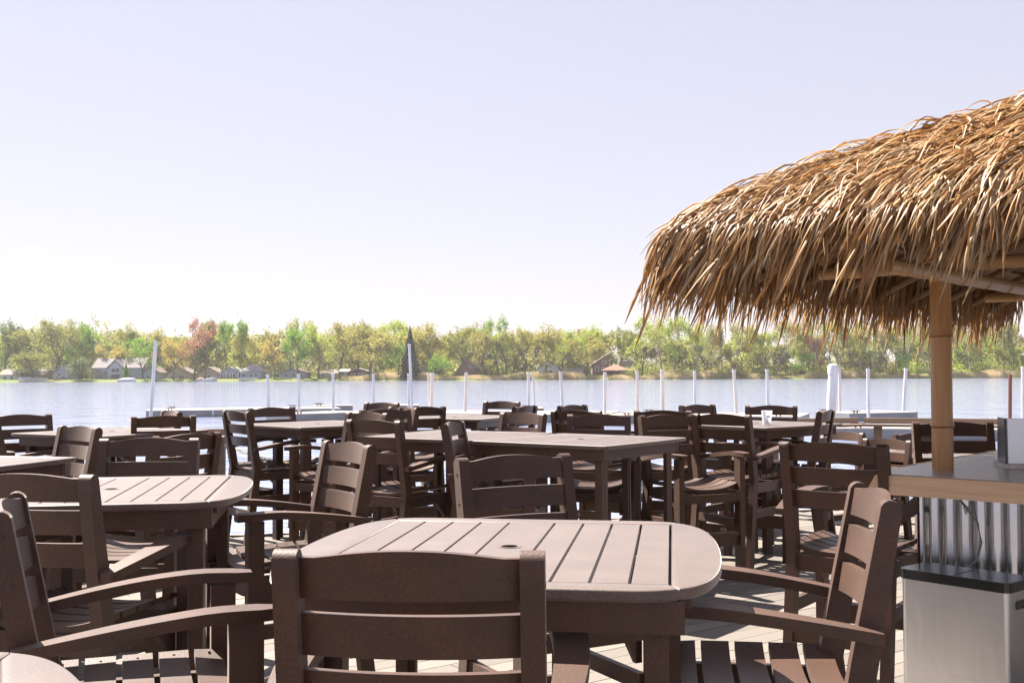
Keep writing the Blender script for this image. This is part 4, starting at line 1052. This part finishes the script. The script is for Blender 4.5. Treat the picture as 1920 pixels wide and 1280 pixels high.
T_ = [
 (10, 598, 366, 'round', 'dark', 'dark green tall tree at the far left edge of the shore', 75), (62, 612, 362, 'vase', 'olive', 'olive tree over the small white cottage', 80), (48, 655, 352.5, 'round', 'olive', 'near olive tree with visible trunks by the small white cottage', 70),
 (105, 598, 368, 'round', 'olive', 'broad olive-green tree left of the dark rounded tree', 85), (140, 600, 372, 'round', 'green', 'tall green tree behind the dark rounded tree', 70), (149, 661, 352, 'bush', 'dark', 'dark rounded tree hanging over the water left of the two-storey house', 56),
 (172, 588, 375, 'bare', 'pale', 'tall half-bare tree with pale branches above the left shore', 60), (214, 597, 376, 'bare', 'pale', 'half-bare pale tree right of the tallest bare tree at left', 50), (245, 610, 372, 'vase', 'olive', 'olive tree above the two-storey house', 60),
 (213, 643, 366, 'round', 'yellow', 'bright yellow tree behind the two-storey house roof', 62), (236, 678, 353, 'conifer', 'green', 'small bright green pointed tree in front of the two-storey house', 14), (268, 632, 353, 'vase', 'green', 'bright green tree at the right end of the two-storey house', 60),
 (298, 610, 374, 'round', 'gold', 'gold-green tree behind the tall leaning pole', 60), (325, 634, 352.5, 'round', 'yellow', 'yellow-leaved tree with a bent trunk above the left tan cottage', 60), (364, 594, 353, 'vase', 'red', 'tall red-leaved tree above the two tan cottages', 60), (385, 600, 355, 'tall', 'olive', 'narrow olive tree just right of the red-leaved tree', 30),
 (427, 597, 362, 'tall', 'green', 'left stem of the tall pair of green trees behind the blue cottages', 40), (447, 598, 363, 'tall', 'green', 'right stem of the tall pair of green trees behind the blue cottages', 36), (466, 622, 366, 'round', 'gold', 'gold tree right of the tall pair of green trees', 60), (515, 632, 354, 'round', 'yellow', 'yellow-orange tree above the first short pole', 50),
 (545, 590, 362, 'vase', 'pale', 'tall pale leafed tree standing above the bright green pair', 60), (558, 612, 352.5, 'round', 'green', 'bright green tree, left of the bright pair at the water', 66), (597, 605, 353, 'vase', 'lime', 'bright lime tree, right of the bright pair at the water', 56), (636, 604, 372, 'round', 'gold', 'gold domed tree behind the tan hip-roofed cottage', 80),
 (695, 613, 352.5, 'round', 'gold', 'great spreading golden tree above the dark red cabin', 105), (672, 600, 376, 'round', 'olive', 'olive-gold tree crown behind the great golden tree', 90), (743, 598, 374, 'round', 'lime', 'lime-gold crown left of the dark spruce', 80), (769, 611, 351.6, 'conifer', 'conifer', 'dark spruce standing out among pale trees', 40),
 (747, 640, 353, 'vase', 'green', 'green tree directly in front of the dark spruce', 46), (820, 603, 372, 'round', 'gold', 'broad gold-green dome right of the dark spruce', 105), (823, 655, 353, 'bush', 'green', 'rounded green shrub left of the A-frame house', 52), (870, 610, 368, 'round', 'olive', 'olive tree rising behind the A-frame house', 80), (908, 612, 353, 'round', 'gold', 'gold tree at the right end of the A-frame house', 60),
 (898, 592, 378, 'bare', 'pale', 'grey bare tree crown above the A-frame house', 44), (935, 592, 366, 'vase', 'green', 'tall green tree right of the A-frame house', 46), (950, 620, 352.5, 'round', 'olive', 'olive tree with several dark trunks left of the white gabled house', 55), (985, 610, 353, 'vase', 'gold', 'gold tree with a leaning dark trunk beside the white gabled house', 60), (1022, 606, 354, 'round', 'gold', 'golden tree with black crooked limbs over the white gabled house', 70),
 (1055, 620, 360, 'round', 'lime', 'lime tree behind the low white porch house', 66), (1100, 628, 353, 'round', 'gold', 'spreading brown-gold tree left of the tall brown house', 76), (1118, 608, 374, 'round', 'lime', 'lime tree crown behind the tall brown house', 66), (1160, 612, 370, 'vase', 'olive', 'olive tree behind the reddish pavilion', 60), (1203, 592, 353, 'vase', 'lime', 'tall lime tree with a leaning trunk right of the pavilion', 62),
 (1228, 580, 358, 'bare', 'pale', 'tall thin bare tree right of the tall lime tree', 34), (1265, 587, 354, 'vase', 'lime', 'tall open lime tree reaching up under the thatch tip', 56), (1240, 610, 364, 'tall', 'pale', 'pale thin tree between the two tall lime trees', 40), (1300, 640, 354, 'tall', 'pale', 'slim pale tree left of the thin dark-stemmed group', 36),
]
for t in T_: tree(*t[:6], wpx=t[6])
for i in range(30):   # row of slim trees on the marshy right shore
    px = 1312+i*20.5+random.uniform(-7, 7); y = 602+random.uniform(-6, 16)
    k_ = ['tall', 'vase', 'tall', 'bare'][i % 4] if i % 5 else 'vase'; py_j = 0; fo = ['lime', 'pale', 'gold', 'lime', 'pale', 'olive'][i % 6]
    if k_ == 'bare' and 1540 < px < 1720: y = 590
    tree(px, y, random.uniform(353.5, 362), k_, fo, lab(px, {'lime': 'slim lime tree', 'pale': 'slim pale tree', 'gold': 'slim gold-green tree', 'olive': 'slim olive tree'}[fo]+(' with bare twigs' if k_ == 'bare' else '')), wpx=random.uniform(34, 54), group='slim trees on the marshy right shore')
SP = [(1500, 657, 351.5, 'vase', 'green', 'small bright green tree at the waterline below the thatch', 34), (1524, 625, 354, 'round', 'red', 'reddish-pink tree behind the small bright green tree', 40), (1693, 652, 353, 'bush', 'green', 'dense green shrub near the white pole that leans right', 30),
      (1640, 590, 356, 'bare', 'pale', 'bare leaning tree with pale twigs beneath the far thatch fringe', 60), (1575, 588, 358, 'bare', 'pale', 'bare pale-twigged tree above the thick white piling', 60), (1700, 590, 357, 'bare', 'pale', 'bare tree just left of the bamboo post', 44)]
for t in SP: tree(*t[:6], wpx=t[6])
for i in range(34):
    px = 1190+i*23+random.uniform(-9, 9)
    tree(px, random.uniform(684, 697), random.uniform(351.5, 356), 'bush', ['pale', 'olive', 'olive', 'lime'][i % 4], lab(px, ['pale', 'olive', 'grey-green', 'lime'][i % 4]+' bush on the reed bank'), wpx=random.uniform(22, 42), group='bushes along the right reed bank')
for i in range(16):
    px = 20+i*72+random.uniform(-20, 20)
    tree(px, random.uniform(686, 698), random.uniform(360, 366), 'bush', ['olive', 'green', 'gold', 'dark'][i % 4], lab(px, ['olive', 'green', 'gold', 'dark'][i % 4]+' low bush behind the shore'), wpx=random.uniform(24, 44), group='bushes behind the shore houses')
# woodland mass behind
nr = np.random.default_rng(11)
for fo, off in (('olive', 0), ('gold', 1), ('lime', 2), ('pale', 3)):
    CV = []; n0 = 0; TV = []; TF = []
    for i in range(30):
        kind = ['round', 'vase', 'round', 'tall'][(i+off) % 4]; Y = nr.uniform(385, 425); px = -60+(i*4+off)*17.5+nr.uniform(-14, 14)
        x = PD(px, 700, Y).x; g = gz(Y, x); top = (628+nr.uniform(-16, 16)) if px < 1150 else (634+nr.uniform(-14, 16)); H = PD(px, top, Y).z-g
        c = VAR[kind][i % 4][2]; an = nr.random()*6.28; W = H*nr.uniform(.8, 1.15)
        cc = c[nr.integers(0, len(c), 3900)]+nr.normal(0, .02, (3900, 3)); X = np.stack([x+W*(cc[:, 0]*math.cos(an)-cc[:, 1]*math.sin(an)), Y+W*(cc[:, 0]*math.sin(an)+cc[:, 1]*math.cos(an)), g+H*cc[:, 2]], 1)
        CV.append(X)
        # undergrowth below each crown
        nu = 1600; uh = .33 if px < 1150 else .19; u = np.stack([x+nr.normal(0, H*.32, nu), Y+nr.normal(0, 3, nu), g+np.abs(nr.normal(0, H*uh, nu))], 1); CV.append(u)
    C_ = np.concatenate(CV); v, f = quads(C_, .15, .36, nr)
    ob('woodland', mesh_np('woodland', v, f, 'f_'+fo), label='%s spring woodland far behind the shore trees' % {'olive': 'olive-green', 'gold': 'golden', 'lime': 'lime-green', 'pale': 'pale budding'}[fo], cat='woodland', kind='stuff')
# reeds
n = 26000; px = nr.uniform(640, 1960, n); Y = nr.uniform(349.6, 355.5, n); x = (px-960)/FPX*Y; Y += 1.5*np.sin(x*.11)+1.1*np.sin(x*.29)
h = nr.uniform(.8, 1.9, n)*(.75+.35*np.sin(x*.13)+.2*np.sin(x*.41)); g = np.array([gz(a, b) for a, b in zip(Y-1.5*np.sin(x*.11)-1.1*np.sin(x*.29), x)]); wd = nr.uniform(.05, .14, n); ln_ = nr.normal(0, .18, n)
V = np.stack([np.stack([x-wd, Y, g-.3], 1), np.stack([x+wd, Y, g-.3], 1), np.stack([x+ln_+wd*.4, Y+.1, g+h], 1), np.stack([x+ln_-wd*.4, Y+.1, g+h], 1)], 1).reshape(-1, 3)
ob('reeds', mesh_np('reeds', V, np.arange(n*4).reshape(-1, 4), 'reed'), label='dry tan reeds along the waterline of the far shore', cat='reeds', kind='stuff')
print('objects', len(bpy.data.objects))

bm = bmesh.new(); add_box(bm, -900, 900, -40, 640, -4.5, 24)
M['haze'] = bpy.data.materials.new('haze'); M['haze'].use_nodes = True; hn = M['haze'].node_tree; hn.nodes.clear()
hv = hn.nodes.new('ShaderNodeVolumePrincipled'); hv.inputs['Color'].default_value = (.93, .93, .96, 1); hv.inputs['Density'].default_value = .00017; hv.inputs['Anisotropy'].default_value = .3
ho = hn.nodes.new('ShaderNodeOutputMaterial'); hn.links.new(hv.outputs[0], ho.inputs['Volume'])
ob('haze', finish(bm, 'haze', 'haze', 0), kind='stuff')
